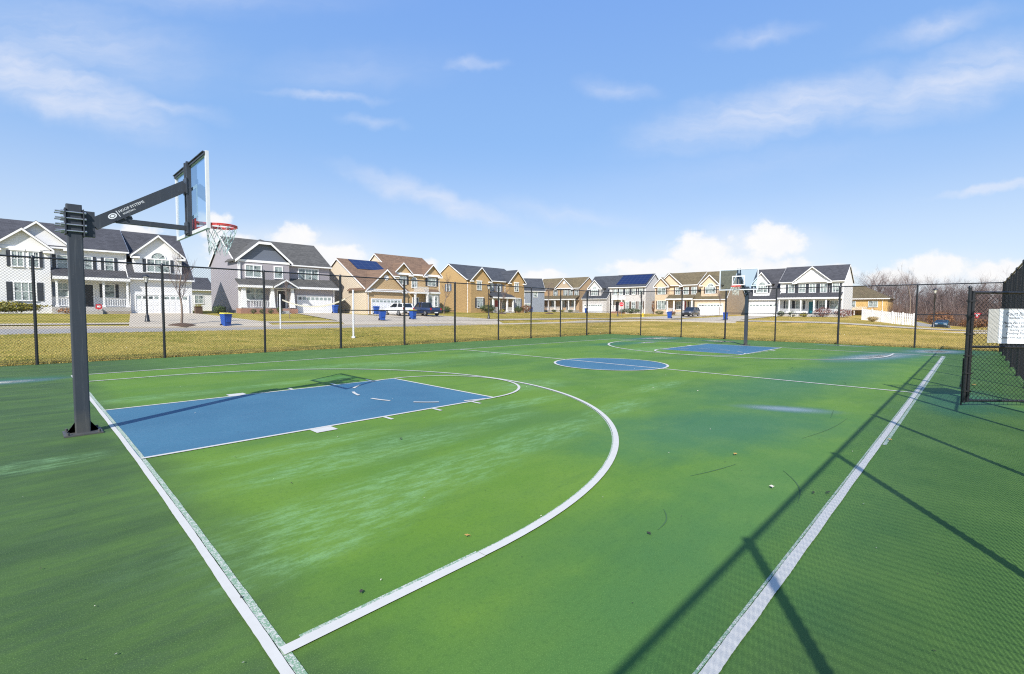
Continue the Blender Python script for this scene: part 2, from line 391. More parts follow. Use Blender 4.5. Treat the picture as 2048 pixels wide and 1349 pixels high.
bp = g.bump(g.m('ADD', g.m('MULTIPLY', ng, .6), nf), .22, .004); g.lk(g.m('MULTIPLY', g.m('SUBTRACT', 1.0, wet), .22), bp.node.inputs['Strength']); g.lk(bp, p.inputs['Normal'])
M['court'] = m
mb = MB(); mb.box(FX0-.1, FX1+.22, FY0-.15, FY1+.08, -.15, 0.0)
struct(mb.build('court_surface', m))

m, g, p = newmat('blue_acrylic_key'); co = g.obj()
nl = g.noise(co, .5, 5, .6); nf = g.noise(co, 24, 4, .75); ng = g.noise(co, 150, 2, .6); nm_ = g.noise(g.mapping(co, scale=(.6,1.3,1)), 1.4, 6, .7)
c = g.mix(g.rng(nl, .3, .7), (.040,.122,.190), (.052,.150,.222)); c = g.mix(g.rng(nm_, .55, .75, 0, .45), c, (.028,.086,.150))
c = g.mix(g.rng(nf, .45, .72, 0, .35), c, (.022,.062,.14)); c = g.mix(g.rng(ng, .52, .75, 0, .4), c, (.13,.22,.33))
g.lk(c, p.inputs['Base Color']); g.lk(g.rng(nm_, .3, .7, .72, .5), p.inputs['Roughness']); p.inputs['Specular IOR Level'].default_value = .25
g.lk(g.bump(g.m('ADD', g.m('MULTIPLY', ng, .6), nf), .22, .004), p.inputs['Normal']); M['key'] = m
def linemat(name, wornf):
    m, g, p = newmat(name); co = g.obj()
    n = g.noise(co, 7, 6, .75); n2 = g.noise(co, 120, 3, .7); n3 = g.noise(co, 30, 3, .7)
    c = g.mix(n, (.45,.435,.39), (.56,.545,.50))
    w = g.m('ADD', g.m('MULTIPLY', n2, .6), g.m('MULTIPLY', n3, .4))
    c = g.mix(g.rng(w, wornf, wornf+.16, 0, .85), c, (.10,.24,.12))
    g.lk(c, p.inputs['Base Color']); p.inputs['Roughness'].default_value = .65
    return m
M['line'] = linemat('white_line_paint', .64); M['faded'] = linemat('worn_line_paint', .40)

def disc(mb, cx, cy, r0, r1, a0, a1, z, n=64):
    for i in range(n):
        t0 = a0+(a1-a0)*i/n; t1 = a0+(a1-a0)*(i+1)/n
        P = [(cx+r*math.cos(t), cy+r*math.sin(t), z) for r, t in ((r0,t0),(r1,t0),(r1,t1),(r0,t1))]
        mb.quad(*(P if r0 > 0 else P[1:]+P[:1])) if r0 > 0 else mb.quad((cx,cy,z), P[1], P[2])
FT, HL, R3, DB = 5.66, 1.83, 6.20, 1.35
z1, z2, z3 = .004, .008, .012
for sgn in (0, 1):
    mb = MB(); a, b = (0, FT) if not sgn else (CL-FT, CL)
    mb.quad((a,-HL,z1),(b,-HL,z1),(b,HL,z1),(a,HL,z1)); struct(mb.build('painted_key', M['key']))
mb = MB(); disc(mb, CL/2, 0, 0, HL, 0, 2*math.pi, z1); struct(mb.build('centre_circle', M['key']))
mb = MB(); lw = .05
def strip(x0, x1, y0, y1, z=z2): mb.quad((x0,y0,z),(x1,y0,z),(x1,y1,z),(x0,y1,z))
def mir(f):   # do it at both ends
    f(lambda x: x); f(lambda x: CL-x)
def bow(y): t = min(1.2,max(0,-y/6.5)); return .024-.072*t*t
def bowed(x0, x1, y0, y1, z, n=24):
    n *= 14; jr = random.Random(4); J = [(jr.uniform(-.0010,.0010)+.0016*math.sin(k*.21), jr.uniform(-.0010,.0010)+.0013*math.sin(k*.16+1)) for k in range(n+1)]
    for k in range(n):
        a, b = y0+(y1-y0)*k/n, y0+(y1-y0)*(k+1)/n
        mb.quad((bow(a)+x0+J[k][0],a,z),(bow(a)+x1+J[k][1],a,z),(bow(b)+x1+J[k+1][1],b,z),(bow(b)+x0+J[k+1][0],b,z))
def ragged(x0, x1, y0, y1, z, n=700):
    jr = random.Random(9); J = [(jr.uniform(-.0010,.0010)+.0016*math.sin(k*.19), jr.uniform(-.0010,.0010)+.0013*math.sin(k*.14+1)) for k in range(n+1)]
    for k in range(n):
        t, u = (k/n)**2, ((k+1)/n)**2; a, b = x0+(x1-x0)*t, x0+(x1-x0)*u
        mb.quad((a,y0+J[k][0],z),(b,y0+J[k+1][0],z),(b,y1+J[k+1][1],z),(a,y1+J[k][1],z))
bowed(-.029,.022,-CW-.02,CW+.02,z2); strip(CL-.06,CL+.04,-CW,CW)
ragged(.05,CL-.06,-CW-.038,-CW+.030,z2); strip(.05,CL-.06,CW-.04,CW+.035)
strip(CL/2-.042,CL/2+.042,-CW+.038,CW-.04,z2); disc(mb, CL/2, 0, HL-.038, HL+.038, 0, 2*math.pi, z3)
def endlines(fx):
    def st(a,b,c,d,z=z2): a,b = sorted((fx(a),fx(b))); strip(a,b,c,d,z)
    for s in (-1,1):
        y0, y1 = sorted((s*(HL-.03), s*(HL+.03)))
        st(.05, FT+.03, y0, y1, z2)
        y0, y1 = sorted((s*(R3-.036), s*(R3+.036))); st(-.01, DB, y0, y1, z3-.002)
        for a, w in ((1.97,.31),(3.15,.06),(4.11,.06),(5.02,.06)):
            y0, y1 = sorted((s*(HL+.035), s*(HL+.27))); st(a, a+w, y0, y1, z2)
    st(FT-.03, FT+.03, -HL+.035, HL-.035)
    e = 1 if fx(0) == 0 else -1
    r3w = .036 if e > 0 else .05; hw_ = .03 if e > 0 else .042
    a0, a1 = (-math.pi/2, math.pi/2) if e > 0 else (math.pi/2, 3*math.pi/2)
    disc(mb, fx(DB), 0, R3-r3w, R3+r3w, a0, a1, z3, 96)
    disc(mb, fx(FT), 0, HL-hw_, HL+hw_, a0, a1, z3, 48)
    for k in range(6):
        t = math.pi/2+math.pi*(k+.28)/6; t2 = t+math.pi*.5/6
        if e < 0: t, t2 = math.pi-t2, math.pi-t
        disc(mb, fx(FT), 0, HL-.03, HL+.03, t, t2, z3, 6)
mir(endlines)
struct(mb.build('court_lines', M['line']))
mb = MB(); bowed(.0275,.066,-CW+.04,-HL-.04,z1); bowed(.0275,.064,-HL-.03,HL,z1+.003,8); bowed(.0275,.066,HL+.04,CW-.04,z1,8)
strip(.1,CL-.1,-CW+.0355,-CW+.052,z1)
strip(7,CL-.1,-CW-.085,-CW-.0435,z1); strip(.1,DB,-R3+.037,-R3+.068,z1); disc(mb, DB, 0, R3-.055, R3-.037, -math.pi/2, math.pi/2, z1, 90)
struct(mb.build('worn_line_edges', M['faded']))
# scuff marks from shoes
M['scuff'] = plain('rubber_scuff', (.040,.105,.032), .8, .3, 30)
mb = MB()
for (ax,ay,bx,by,cv) in ((4.9,-7.2,4.0,-7.55,.08),(4.75,-6.75,4.0,-6.55,.02),(9.2,-6.9,8.4,-7.0,.0),(8.6,-7.2,6.6,-7.0,.03),(3.0,-6.75,2.6,-6.9,.1),(13.6,-6.3,12.6,-6.2,.2),(16.5,-4.4,15.6,-4.6,.1)):
    a = Vector((ax,ay,z1)); b = Vector((bx,by,z1)); s = Vector((-(b-a).y,(b-a).x,0))
    pts = [a.lerp(b,t/8)+s*(cv*math.sin(math.pi*t/8)) for t in range(9)]
    for i, (q, r) in enumerate(zip(pts, pts[1:])):
        w = .004*math.sin(math.pi*(i+.5)/8)+.002; nn = (r-q).normalized(); nn = Vector((-nn.y,nn.x,0))*w
        mb.quad(q-nn, r-nn, r+nn, q+nn)
struct(mb.build('scuff_marks', M['scuff']))

# ------------------------------------------------------------------ chain-link fence
def mesh_panel(mb, L, z0, z1, r=.0040, p=.041, q=.041):
    """interlinked zigzag wires in the XZ plane from x=0 to L"""
    n = int(L/p); k = int((z1-z0)/q); p = L/n
    for i in range(n):
        pts = []
        for j in range(k+1):
            s = (i+j) % 2
            pts.append((i*p+s*p, (.0022 if s else -.0022), z0+j*q))
        o = len(mb.v)
        for (x,y,z) in pts:
            for a in range(3):
                t = 2*math.pi*a/3+.5; mb.v.append((x+r*math.cos(t), y+r*math.sin(t), z))
        for j in range(k):
            for a in range(3):
                b = (a+1)%3; mb.f.append((o+j*3+a, o+j*3+b, o+j*3+3+b, o+j*3+3+a)); mb.sm.append(True)
FH = 3.22
_panel = {}
def panel(L, z0, z1):
    key = (round(L,2), z0, z1)
    if key not in _panel:
        mb = MB(); mesh_panel(mb, L, z0, z1); o = mb.build('chain_link_mesh', M['wire']); _panel[key] = o.data
        bpy.data.objects.remove(o)
    o = bpy.data.objects.new('chain_link_mesh', _panel[key]); COL.objects.link(o); return o
def fence(label, A, B, stations, heavy=(), mids=(), skip=()):
    A = Vector(A); B = Vector(B); d = (B-A).normalized(); ang = math.atan2(d.y, d.x)
    root = thing('chain_link_fence', label, 'fence', (A.x,A.y,0), ang, 'chain link fences round the court')
    L = stations[-1]
    for i, s in enumerate(stations):
        r = .052 if i in heavy else .040
        mb = MB(); mb.tube((s,0,-.1),(s,0,FH+.02), r, r, 12)
        mb.lathe([(r+.006,FH-.03),(r+.006,FH+.03),(r*.6,FH+.055),(.002,FH+.065)], s, 0, 12)
        mb.lathe([(r+.006,.0),(r+.006,.02)], s, 0, 12)
        mb.build('post', M['black_metal'], root)
    mb = MB(); mb.tube((0,0,FH),(L,0,FH), .027, .027, 10); mb.build('top_rail', M['black_metal'], root)
    mb = MB(); mb.tube((0,.0,.06),(L,.0,.06), .004, .004, 5); mb.build('tension_wire', M['black_metal'], root)
    for i in mids:
        a, b = stations[i], stations[i+1]
        mb = MB(); mb.tube((a,0,FH*.53),(b,0,FH*.53), .021, .021, 8); mb.build('brace_rail', M['black_metal'], root)
    for i, (a, b) in enumerate(zip(stations, stations[1:])):
        o = panel(b-a, .05 if i not in skip else 2.2, FH); o.parent = root; o.location = (a, -.03, 0)
    return root
LX = [-7.6,-3.67,-.53,2.63,5.92,9.09,12.4,15.6,18.9,21.8,24.8,27.9,31.0]
fence('long black chain link fence along the far sideline in front of the grey house', (LX[0],11.62,0), (31,11.62,0), [x-LX[0] for x in LX], (0,5,6,7,11,12), (5,6,11))
RY = [11.62,9.0,5.9,2.95,.0,-3.2,-6.5,-9.58]
fence('black chain link fence behind the far hoop, facing the tan houses', (31.0,11.62,0), (31.0,-9.58,0), [11.62-y for y in RY], (0,3,5,7), (0,3,4,6))
GX = [-7.6,-3.55,-.45,2.7,5.85,8.95,11.1,12.55,15.6,18.7,21.8,24.9,28.0,31.0]
fence('black chain link fence beside the open gate, seen end on at right', (-7.6,-9.58,0), (31,-9.58,0), [x+7.6 for x in GX], (0,6,7,13), (5,7), (6,))

# open gate leaf, swung into the court
GA = Vector((11.56,-8.59,0)); GB = Vector((12.53,-9.60,0)); gd_ = (GB-GA); GL = gd_.length; gang = math.atan2(gd_.y, gd_.x)
gate = thing('fence_gate', 'black chain link gate leaf standing open on the court, carrying the white notice', 'gate', (GA.x,GA.y,0), gang)
mb = MB()
for x in (.02, GL-.05): mb.tube((x,0,.07),(x,0,2.17), .026, .026, 12)
for z in (.10, 1.12, 2.14): mb.tube((.0,0,z),(GL-.03,0,z), .024, .024, 12)
mb.build('gate_frame', M['black_metal'], gate)
mb = MB(); mb.tube((-.045,0,.06),(-.045,0,2.24), .026, .026, 12); mb.lathe([(.03,2.22),(.03,2.25),(.012,2.265)], -.045, 0, 12)
mb.build('latch_post', M['black_metal'], gate)
mb = MB()
for z in (.28,.62,.95,1.36,1.7,1.98):
    mb.box(-.075,.05,-.032,.032,z-.014,z+.014); mb.tube((.05,-.045,z),(.05,.045,z),.008,.008,6)
mb.tube((.052,0,.08),(.052,0,2.14),.007,.007,6)
mb.build('tension_band', M['black_metal'], gate)
mb = MB(); mb.tube((-.045,.05,.0),(-.045,.05,.9), .012, .012, 8); mb.box(-.065,-.02,.025,.075,.35,.40); mb.tube((-.045,.05,.88),(.05,.05,.88),.01,.01,8)
mb.build('drop_rod', M['black_metal'], gate)
for z0, z1 in ((.11,1.11),(1.13,2.13)):
    o = panel(GL-.1, z0, z1); o.parent = gate; o.location = (.03,-.028,0)
# notice on the gate (faces the camera side)
sx0, sx1, sz0, sz1 = .38, 1.13, 1.19, 1.84
M['notice'] = plain('white_notice_board', (.70,.76,.82), .35, .06, 3); M['aluminium'] = plain('bare_aluminium', (.55,.55,.52), .45, .15, 9, .4)
sg = thing('notice_sign', 'white court rules notice wired to the open chain link gate', 'sign', (GA.x,GA.y,0), gang)
mb = MB(); mb.box(sx0+.10,sx1,-.052,-.044,sz0,sz1); mb.build('board', M['notice'], sg)
mb = MB(); mb.box(sx0-.10,sx0+.10,-.049,-.043,sz0+.01,sz1-.005); mb.build('side_plate', M['aluminium'], sg)
mb = MB(); b = .014
for (a,c,e,f) in ((sx0+.10,sx1,sz1-b,sz1),(sx0+.10,sx1,sz0,sz0+b),(sx0+.10,sx0+.10+b,sz0+b,sz1-b),(sx1-b,sx1,sz0+b,sz1-b)): mb.box(a,c,-.058,-.0525,e,f)
mb.build('border', M['white_metal'], sg)
def text(name, s, size, mat, parent, loc, rot, align='CENTER', depth=.001, shear=0):
    cu = bpy.data.curves.new(name, 'FONT'); cu.body = s; cu.size = size; cu.align_x = align; cu.extrude = depth; cu.shear = shear; cu.resolution_u = 2
    t = bpy.data.objects.new(name, cu); COL.objects.link(t)
    dg = bpy.context.evaluated_depsgraph_get(); me = bpy.data.meshes.new_from_object(t.evaluated_get(dg))
    bpy.data.objects.remove(t); me.materials.clear(); me.materials.append(mat)
    o = bpy.data.objects.new(name, me); COL.objects.link(o); o.location = loc; o.rotation_euler = rot
    if parent is not None: o.parent = parent
    return o
for i, (s, size, zz) in enumerate((('Court Rules', .088, 1.715), ('Residents Only', .05, 1.655), ('Please No Littering', .066, 1.555), ('No Dogs, Bikes,', .066, 1.49), ('Skating or', .066, 1.425), ('Climbing Poles', .066, 1.36), ('Closed from dusk to dawn', .055, 1.285))):
    text('lettering', s, size, M['ink'], sg, ((sx0+sx1)/2+.06, -.0535, zz), (RD(90),0,0), shear=.15)

# ------------------------------------------------------------------ basketball hoops (local +x towards the court)
M['board_frame'] = plain('pale_aluminium_frame', (.60,.62,.64), .4, .12, 8)
def make_hoop(label, loc, rz, top):
    root = thing('basketball_hoop', label, 'basketball hoop', loc, rz, 'basketball hoops at the court ends')
    # pole: square tube with rounded edges
    a, b, c = .080, .076, .016
    prof_ = []
    for sx, sy, t0 in ((1,1,0),(-1,1,90),(-1,-1,180),(1,-1,270)):
        for k in range(4):
            t = RD(t0+k*30); prof_.append((sx*(a-c)+c*math.cos(t), sy*(b-c)+c*math.sin(t)))
    mb = MB(); mb.ext_z(prof_, .0, top); mb.build('pole', M['pole_metal'], root)
    mb = MB(); mb.box(-.2,.2,-.2,.2,.001,.02)
    for sx in (-1,1):
        for sy in (-1,1):
            mb.tube((sx*.16,sy*.16,.02),(sx*.16,sy*.16,.055),.018,.018,6)
            mb.add([(sx*.08,sy*.012,.02),(sx*.17,sy*.012,.02),(sx*.08,sy*.012,.16),(sx*.08,-sy*.012,.02),(sx*.17,-sy*.012,.02),(sx*.08,-sy*.012,.16)],[(0,1,2),(5,4,3),(0,3,4,1),(1,4,5,2),(2,5,3,0)])
    mb.build('base_plate', M['pole_metal'], root)
    # clamp plates with four pairs of threaded rods
    mb = MB(); mb.box(-.098,-.084,-.104,.104,top-.40,top-.06); mb.build('clamp_plate', M['pole_metal'], root)
    mb = MB(); mb.box(.084,.098,-.104,.104,top-.42,top-.06); mb.box(.097,.21,-.05,.05,top-.41,top-.07); mb.build('clamp_plate', M['pole_metal'], root)
    for k in range(4):
        z = top-.11-.083*k
        for sy in (-1,1):
            mb = MB(); mb.tube((-.19,sy*.091,z),(.122,sy*.091,z),.0105,.0105,8)
            for x in (-.125,-.108,.108): mb.tube((x-.009,sy*.091,z),(x+.009,sy*.091,z),.019,.019,6)
            mb.build('clamp_rod', M['steel'], root)
    ax = Vector((.19,0,top-.235)); bx = Vector((1.285,0,3.605))
    mb = MB(); mb.beam(ax, bx, .052, .078); arm = mb.build('extension_arm', M['pole_metal'], root)
    d = (bx-ax).normalized(); slope = math.atan2(d.z, d.x)
    for sy in (-1, 1):
        mid = ax + d*.27
        rot = (RD(90), -slope, 0) if sy < 0 else (RD(90), slope, RD(180))
        def put(s, size, along, up, al='LEFT'):
            pt = ax + d*(along if sy < 0 else .98-along)
            nz = Vector((-d.z,0,d.x))
            pt = pt + nz*up
            text('lettering', s, size, M['letter_white'], arm, (pt.x, sy*.0535, pt.z), rot, al)
        put('HOOP SYSTEMS', .050, .345, .004); put('BASKETBALL', .030, .375, -.036)
        # round emblem and divider bar
        mb = MB(); cc = ax + d*(.25 if sy < 0 else .73); nz = Vector((-d.z,0,d.x))
        for r0, r1 in ((.030,.044),(.0,.020)):
            for i in range(20):
                t0, t1 = 2*math.pi*i/20, 2*math.pi*(i+1)/20
                P = [cc + d*(r*math.cos(t)*1.25) + nz*(r*math.sin(t)*.8) + Vector((0,sy*.0535,0)) for r, t in ((r0,t0),(r1,t0),(r1,t1),(r0,t1))]
                mb.quad(*P) if r0 else mb.quad(P[0],P[1],P[2])
        e = ax + d*(.325 if sy < 0 else .66)
        mb.quad(*[e + d*u + nz*w + Vector((0,sy*.0535,0)) for u, w in ((-.004,-.045),(.004,-.045),(.004,.045),(-.004,.045))])
        mb.build('emblem', M['letter_white'], arm)
    mb = MB(); mb.beam((.44,0,2.965),(1.28,0,2.965),.034,.034); mb.beam((.36,0,2.93),(.62,0,3.03),.03,.022)
    mb.tube((.42,-.06,2.96),(.42,.06,2.96),.014,.014,8); mb.tube((.54,-.06,3.0),(.54,.06,3.0),.014,.014,8)
    mb.build('support_strut', M['pole_metal'], root)
    mb = MB()
    for y0 in (-.085,.035): mb.box(1.285,1.345,y0,y0+.05,2.86,3.965)
    mb.box(1.275,1.287,-.1,.1,3.48,3.72); mb.box(1.275,1.287,-.1,.1,2.88,3.06)
    mb.build('mast', M['pole_metal'], root)
    # backboard
    x0, x1, w, zb, zt = 1.348, 1.372, .94, 2.87, 3.95
    mb = MB(); mb.box(x0+.006,x1-.006,-w+.03,w-.03,zb+.03,zt-.03); bb = mb.build('backboard', M['clear'], root)
    mb = MB(); f = .05
    mb.box(x0-.012,x1+.004,-w,-w+f,zb,zt); mb.box(x0-.012,x1+.004,w-f,w,zb,zt); mb.box(x0-.012,x1+.004,-w+f,w-f,zb,zb+f); mb.box(x0-.012,x1+.004,-w+f,w-f,zt-f,zt)
    mb.build('backboard_frame', M['board_frame'], bb)
    mb = MB(); mb.box(x0-.03,x0-.013,-w+.02,w-.02,zt-.055,zt-.012); mb.box(x0-.045,x0-.031,-w+.02,w-.02,zt-.02,zt-.008); mb.build('shaded_top_bar', M['pole_metal'], bb)  # top bracket bars, dark to stand for the shade along the board's top edge
    mb = MB(); s0, s1, t = 3.12, 3.60, .05; hw = .31; xf = x1-.0045
    mb.box(xf,xf+.003,-hw,-hw+t,s0,s1); mb.box(xf,xf+.003,hw-t,hw,s0,s1); mb.box(xf,xf+.003,-hw+t,hw-t,s1-t,s1); mb.box(xf,xf+.003,-hw+t,hw-t,s0,s0+t)
    i = f+.035
    mb.build('target_square', M['white_metal'], bb)
    # rim, bracket and net
    rz_, R_, cx = 3.065, .229, 1.372+.15+.229
    rim = None; mb = MB(); n = 40
    P = [(cx+R_*math.cos(2*math.pi*k/n), R_*math.sin(2*math.pi*k/n), rz_) for k in range(n+1)]
    for q, r in zip(P, P[1:]):
        mb.tube(q, r, .0105, .0105, 8, False); mb.tube((q[0],q[1],q[2]-.021), (r[0],r[1],r[2]-.021), .0095, .0095, 8, False)
    for k in range(12):
        t = 2*math.pi*k/12+.2; mb.tube((cx+R_*math.cos(t),R_*math.sin(t),rz_-.008),(cx+(R_-.006)*math.cos(t),(R_-.006)*math.sin(t),rz_-.032),.0045,.0045,5)
    mb.box(1.376,1.392,-.11,.11,rz_-.11,rz_+.055)
    mb.add([(1.392,-.10,rz_+.012),(1.392,.10,rz_+.012),(1.56,.125,rz_+.012),(1.56,-.125,rz_+.012),(1.392,-.10,rz_-.012),(1.392,.10,rz_-.012),(1.56,.125,rz_-.012),(1.56,-.125,rz_-.012)],
           [(0,1,2,3),(7,6,5,4),(0,4,5,1),(1,5,6,2),(2,6,7,3),(3,7,4,0)])
    for s in (-1,1): mb.beam((1.39,s*.085,rz_-.10),(1.60,s*.15,rz_-.018),.008,.012)
    rim = mb.build('rim', M['rim_red'], root)
    mb = MB(); rows = [(0,.224),(.09,.195),(.19,.165),(.29,.142),(.385,.135)]; rr = random.Random(5)
    node = {}
    for j, (dz, r) in enumerate(rows):
        for k in range(12):
            t = 2*math.pi*(k+(.5 if j%2 else 0))/12+.2
            jx, jy, jz = (rr.uniform(-.018,.018) if j else 0 for _ in range(3))
            sway = .035*(dz/.385)**1.5
            node[j,k] = Vector((cx+r*math.cos(t)+jx-sway, r*math.sin(t)+jy, rz_-.03-dz+jz))
    for j in range(4):
        for k in range(12):
            k2 = (k-1)%12 if j%2 == 0 else (k+1)%12
            for kk in (k, k2): mb.tube(node[j,k], node[j+1,kk], .0044, .0044, 4, False)
    for k in range(12):
        a_ = node[4,k]; mb.tube(a_, a_+Vector((rr.uniform(-.02,.02),rr.uniform(-.02,.02),-.05)), .005,.003,4,False)
    mb.build('net', M['net_cord'], root)
    return root
make_hoop('near basketball hoop on a dark cantilever pole, seen from behind its glass board', (-.31,.16,0), 0, 3.11)
make_hoop('far basketball hoop facing the camera at the opposite end of the court', (25.92,.03,0), math.pi, 3.11)

# ------------------------------------------------------------------ houses
class House:
    def __init__(s, name, label, loc, rz, wall, roof, cat='house'):
        s.root = thing(name, label, cat, loc, RD(rz)); s.acc = {}; s.wall = wall; s.roof = roof
    def mb(s, part, mat):
        return s.acc.setdefault((part, mat), MB())
    def gx(s, x0, x1, y0, y1, z0, ze, zr, oh=.32, wall=None, roof=None, hipl=0, hipr=0):
        """block with its ridge along x"""
        ym = (y0+y1)/2; sl = (zr-ze)/(ym-y0); so = min(oh,.15)
        w = s.mb('wall', wall or s.wall)
        w.ext_x([(y0,z0),(y1,z0),(y1,ze),(ym,zr),(y0,ze)], x0, x1)
        r = s.mb('roof', roof or s.roof); t = .14; dz = oh*sl; e = .02
        for sg in (-1, 1):
            yo = y0-oh if sg < 0 else y1+oh
            poly = [(yo,ze-dz+e),(ym,zr+e),(ym,zr+e+t),(yo,ze-dz+e+t)]
            if sg > 0: poly = poly[::-1]
            r.ext_x(poly, x0-so, x1+so)
        tr = s.mb('trim', 'white_trim')
        tr.box(x0-so,x1+so,y0-oh-.09,y0-oh-.003,ze-dz-.02,ze-dz+.12)       # gutter
        for xa, xb in ((x0-so-.045,x0-so-.003),(x1+so+.003,x1+so+.045)):   # rake boards
            for sg in (-1,1):
                yo = y0-oh if sg < 0 else y1+oh
                poly = [(yo,ze-dz-.06),(ym,zr-.06),(ym,zr+.11),(yo,ze-dz+.11)]
                tr.ext_x(poly if sg < 0 else poly[::-1], xa, xb)
        if oh > .2:
            tr.box(x0,x1,y0-oh+.0,y0-.004,ze-dz-.055,ze-dz-.03)            # soffit
    def gy(s, x0, x1, yf, yb, z0, ze, zr, oh=.28, wall=None, roof=None, returns=True, band=False):
        """front gable, ridge along y"""
        xm = (x0+x1)/2; sl = (zr-ze)/(xm-x0)
        gw = MB() if z0 > 1 else s.mb('wall', wall or s.wall); gw.ext_y([(x0,z0),(x1,z0),(x1,ze),(xm,zr),(x0,ze)], yf, yb)
        if z0 > 1: gw.build('gable', M[wall or s.wall], s.root)
        r = s.mb('roof', roof or s.roof); t = .12; dz = oh*sl; e = .02
        tr = s.mb('trim', 'white_trim')
        for sg in (-1,1):
            xo = x0-oh if sg < 0 else x1+oh
            poly = [(xo,ze-dz+e),(xm,zr+e),(xm,zr+e+t),(xo,ze-dz+e+t)]
            r.ext_y(poly if sg < 0 else poly[::-1], yf-oh, yb)
            poly = [(xo,ze-dz-.09),(xm,zr-.10),(xm,zr+.09),(xo,ze-dz+.09)]
            tr.ext_y(poly if sg < 0 else poly[::-1], yf-oh-.05, yf-oh-.003)
            if returns:
                xa, xb = (x0-oh, x0+.42) if sg < 0 else (x1-.42, x1+oh)
                tr.box(xa, xb, yf-oh+.002, yf-.004, ze-dz-.20, ze-dz-.02)
                r.ext_y([(xa,ze-dz-.015),(xb,ze-dz-.015),(xb,ze-dz+.03),(xa,ze-dz+.03)], yf-oh+.02, yf-.006)
        if band: tr.box(x0-.02,x1+.02,yf-.09,yf-.004,ze-.24,ze-.02)
    def shed(s, x0, x1, yf, yb, zf, zb, roof=None, ends=True):
        r = s.mb('porch_roof', roof or s.roof); r.ext_x([(yf,zf),(yb,zb),(yb,zb+.12),(yf,zf+.12)], x0, x1)
        tr = s.mb('trim','white_trim'); tr.box(x0,x1,yf-.07,yf-.003,zf-.16,zf+.10)
        tr.box(x0+.02,x1-.02,yf+.0,yb-.01,zf-.15,zf-.11)
    def hip(s, x0, x1, y0, y1, z0, ze, zr, oh=.35, inset=None, wall=None):
        s.mb('wall', wall or s.wall).box(x0,x1,y0,y1,z0,ze)
        ins = inset if inset is not None else (y1-y0)/2; ym = (y0+y1)/2
        a,b,c,d = x0-oh,x1+oh,y0-oh,y1+oh; zb = ze+.01
        s.mb('roof', s.roof).add([(a,c,zb),(b,c,zb),(b,d,zb),(a,d,zb),(a,c,zb+.14),(b,c,zb+.14),(b,d,zb+.14),(a,d,zb+.14),(x0+ins,ym,zr),(x1-ins,ym,zr)],
            [(3,2,1,0),(0,1,5,4),(1,2,6,5),(2,3,7,6),(3,0,4,7),(4,5,9,8),(5,6,9),(6,7,8,9),(7,4,8)])
        s.mb('trim','white_trim').box(a,b,c-.09,c-.003,zb-.05,zb+.13)
    def win(s, x, z, w, h, y=0, cols=2, rows=2, shut=None, head=False, arch=False, casing=.085, side=None, sw=None):
        """window centred at x, sill z; side=None front wall (plane y), 'L' wall facing -x at plane x=y"""
        def T(b):   # map local (u, d, v) to the wall
            if side == 'L': b.v = [(y+d, u, v) for (u,d,v) in b.v]
            elif side == 'R': b.v = [(y-d, -u, v) for (u,d,v) in b.v]
            else: b.v = [(u, y+d, v) for (u,d,v) in b.v]
            return b
        u0, u1 = x-w/2, x+w/2; c = casing; f = MB()
        f.box(u0-c,u0,-.07,-.003,z-c,z+h+c); f.box(u1,u1+c,-.07,-.003,z-c,z+h+c)
        f.box(u0,u1,-.07,-.003,z+h,z+h+c); f.box(u0,u1,-.07,-.003,z-c,z)
        f.box(u0-c-.04,u1+c+.04,-.10,-.071,z-c-.02,z-c+.035)
        for k in range(1, cols):
            a = u0+w*k/cols; f.box(a-.035,a+.035,-.062,-.0045,z,z+h)
        for k in range(1, rows):
            b = z+h*k/rows
            for q in range(cols):
                f.box(u0+w*q/cols+(.035 if q else 0), u0+w*(q+1)/cols-(.035 if q < cols-1 else 0), -.052,-.005,b-.022,b+.022)
        for q in range(cols):           # slim glazing bar in each sash
            a = u0+w*(q+.5)/cols
            if rows >= 2: f.box(a-.010,a+.010,-.040,-.006,z+h*.5+.023,z+h)
        if head: f.box(u0-c-.08,u1+c+.08,-.12,-.004,z+h+c+.002,z+h+c+.16)
        if arch:
            n = 10; cx = (u0+u1)/2; r = min(w*.5, .55); zc = z+h+c+.03
            for k in range(n):
                t0, t1 = math.pi*k/n, math.pi*(k+1)/n
                P = [(cx+q*math.cos(t), zc+q*math.sin(t)) for q, t in ((r,t0),(r+c,t0),(r+c,t1),(r,t1))]
                f.ext_y(P[::-1], -.07, -.004)
            for t in (.25,.5,.75): f.beam((cx,-.05,zc),(cx+r*math.cos(math.pi*t),-.05,zc+r*math.sin(math.pi*t)),.012,.012)
            f.box(cx-r-c,cx+r+c,-.068,-.0042,zc-.05,zc)
        wo = T(f).build('window', M['white_trim'], s.root)
        g_ = MB(); g_.box(u0+.001,u1-.001,-.028,-.002,z+.001,z+h-.001)
        if arch:
            P = [(cx+r*math.cos(math.pi*k/n), zc+r*math.sin(math.pi*k/n)) for k in range(n+1)]
            g_.ext_y(P[::-1], -.028, -.002)
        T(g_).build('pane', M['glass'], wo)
        if shut:
            sw = sw or min(.36, w*.45)
            for a in (u0-c-sw-.03, u1+c+.03):
                b = MB(); b.box(a,a+sw,-.05,-.003,z-.06,z+h+.06)
                for k in range(2):
                    zz = z+h*(.06+.47*k)
                    b.box(a+.05,a+sw-.05,-.062,-.051,zz,zz+h*.38)
                T(b).build('shutter', M[shut], s.root)
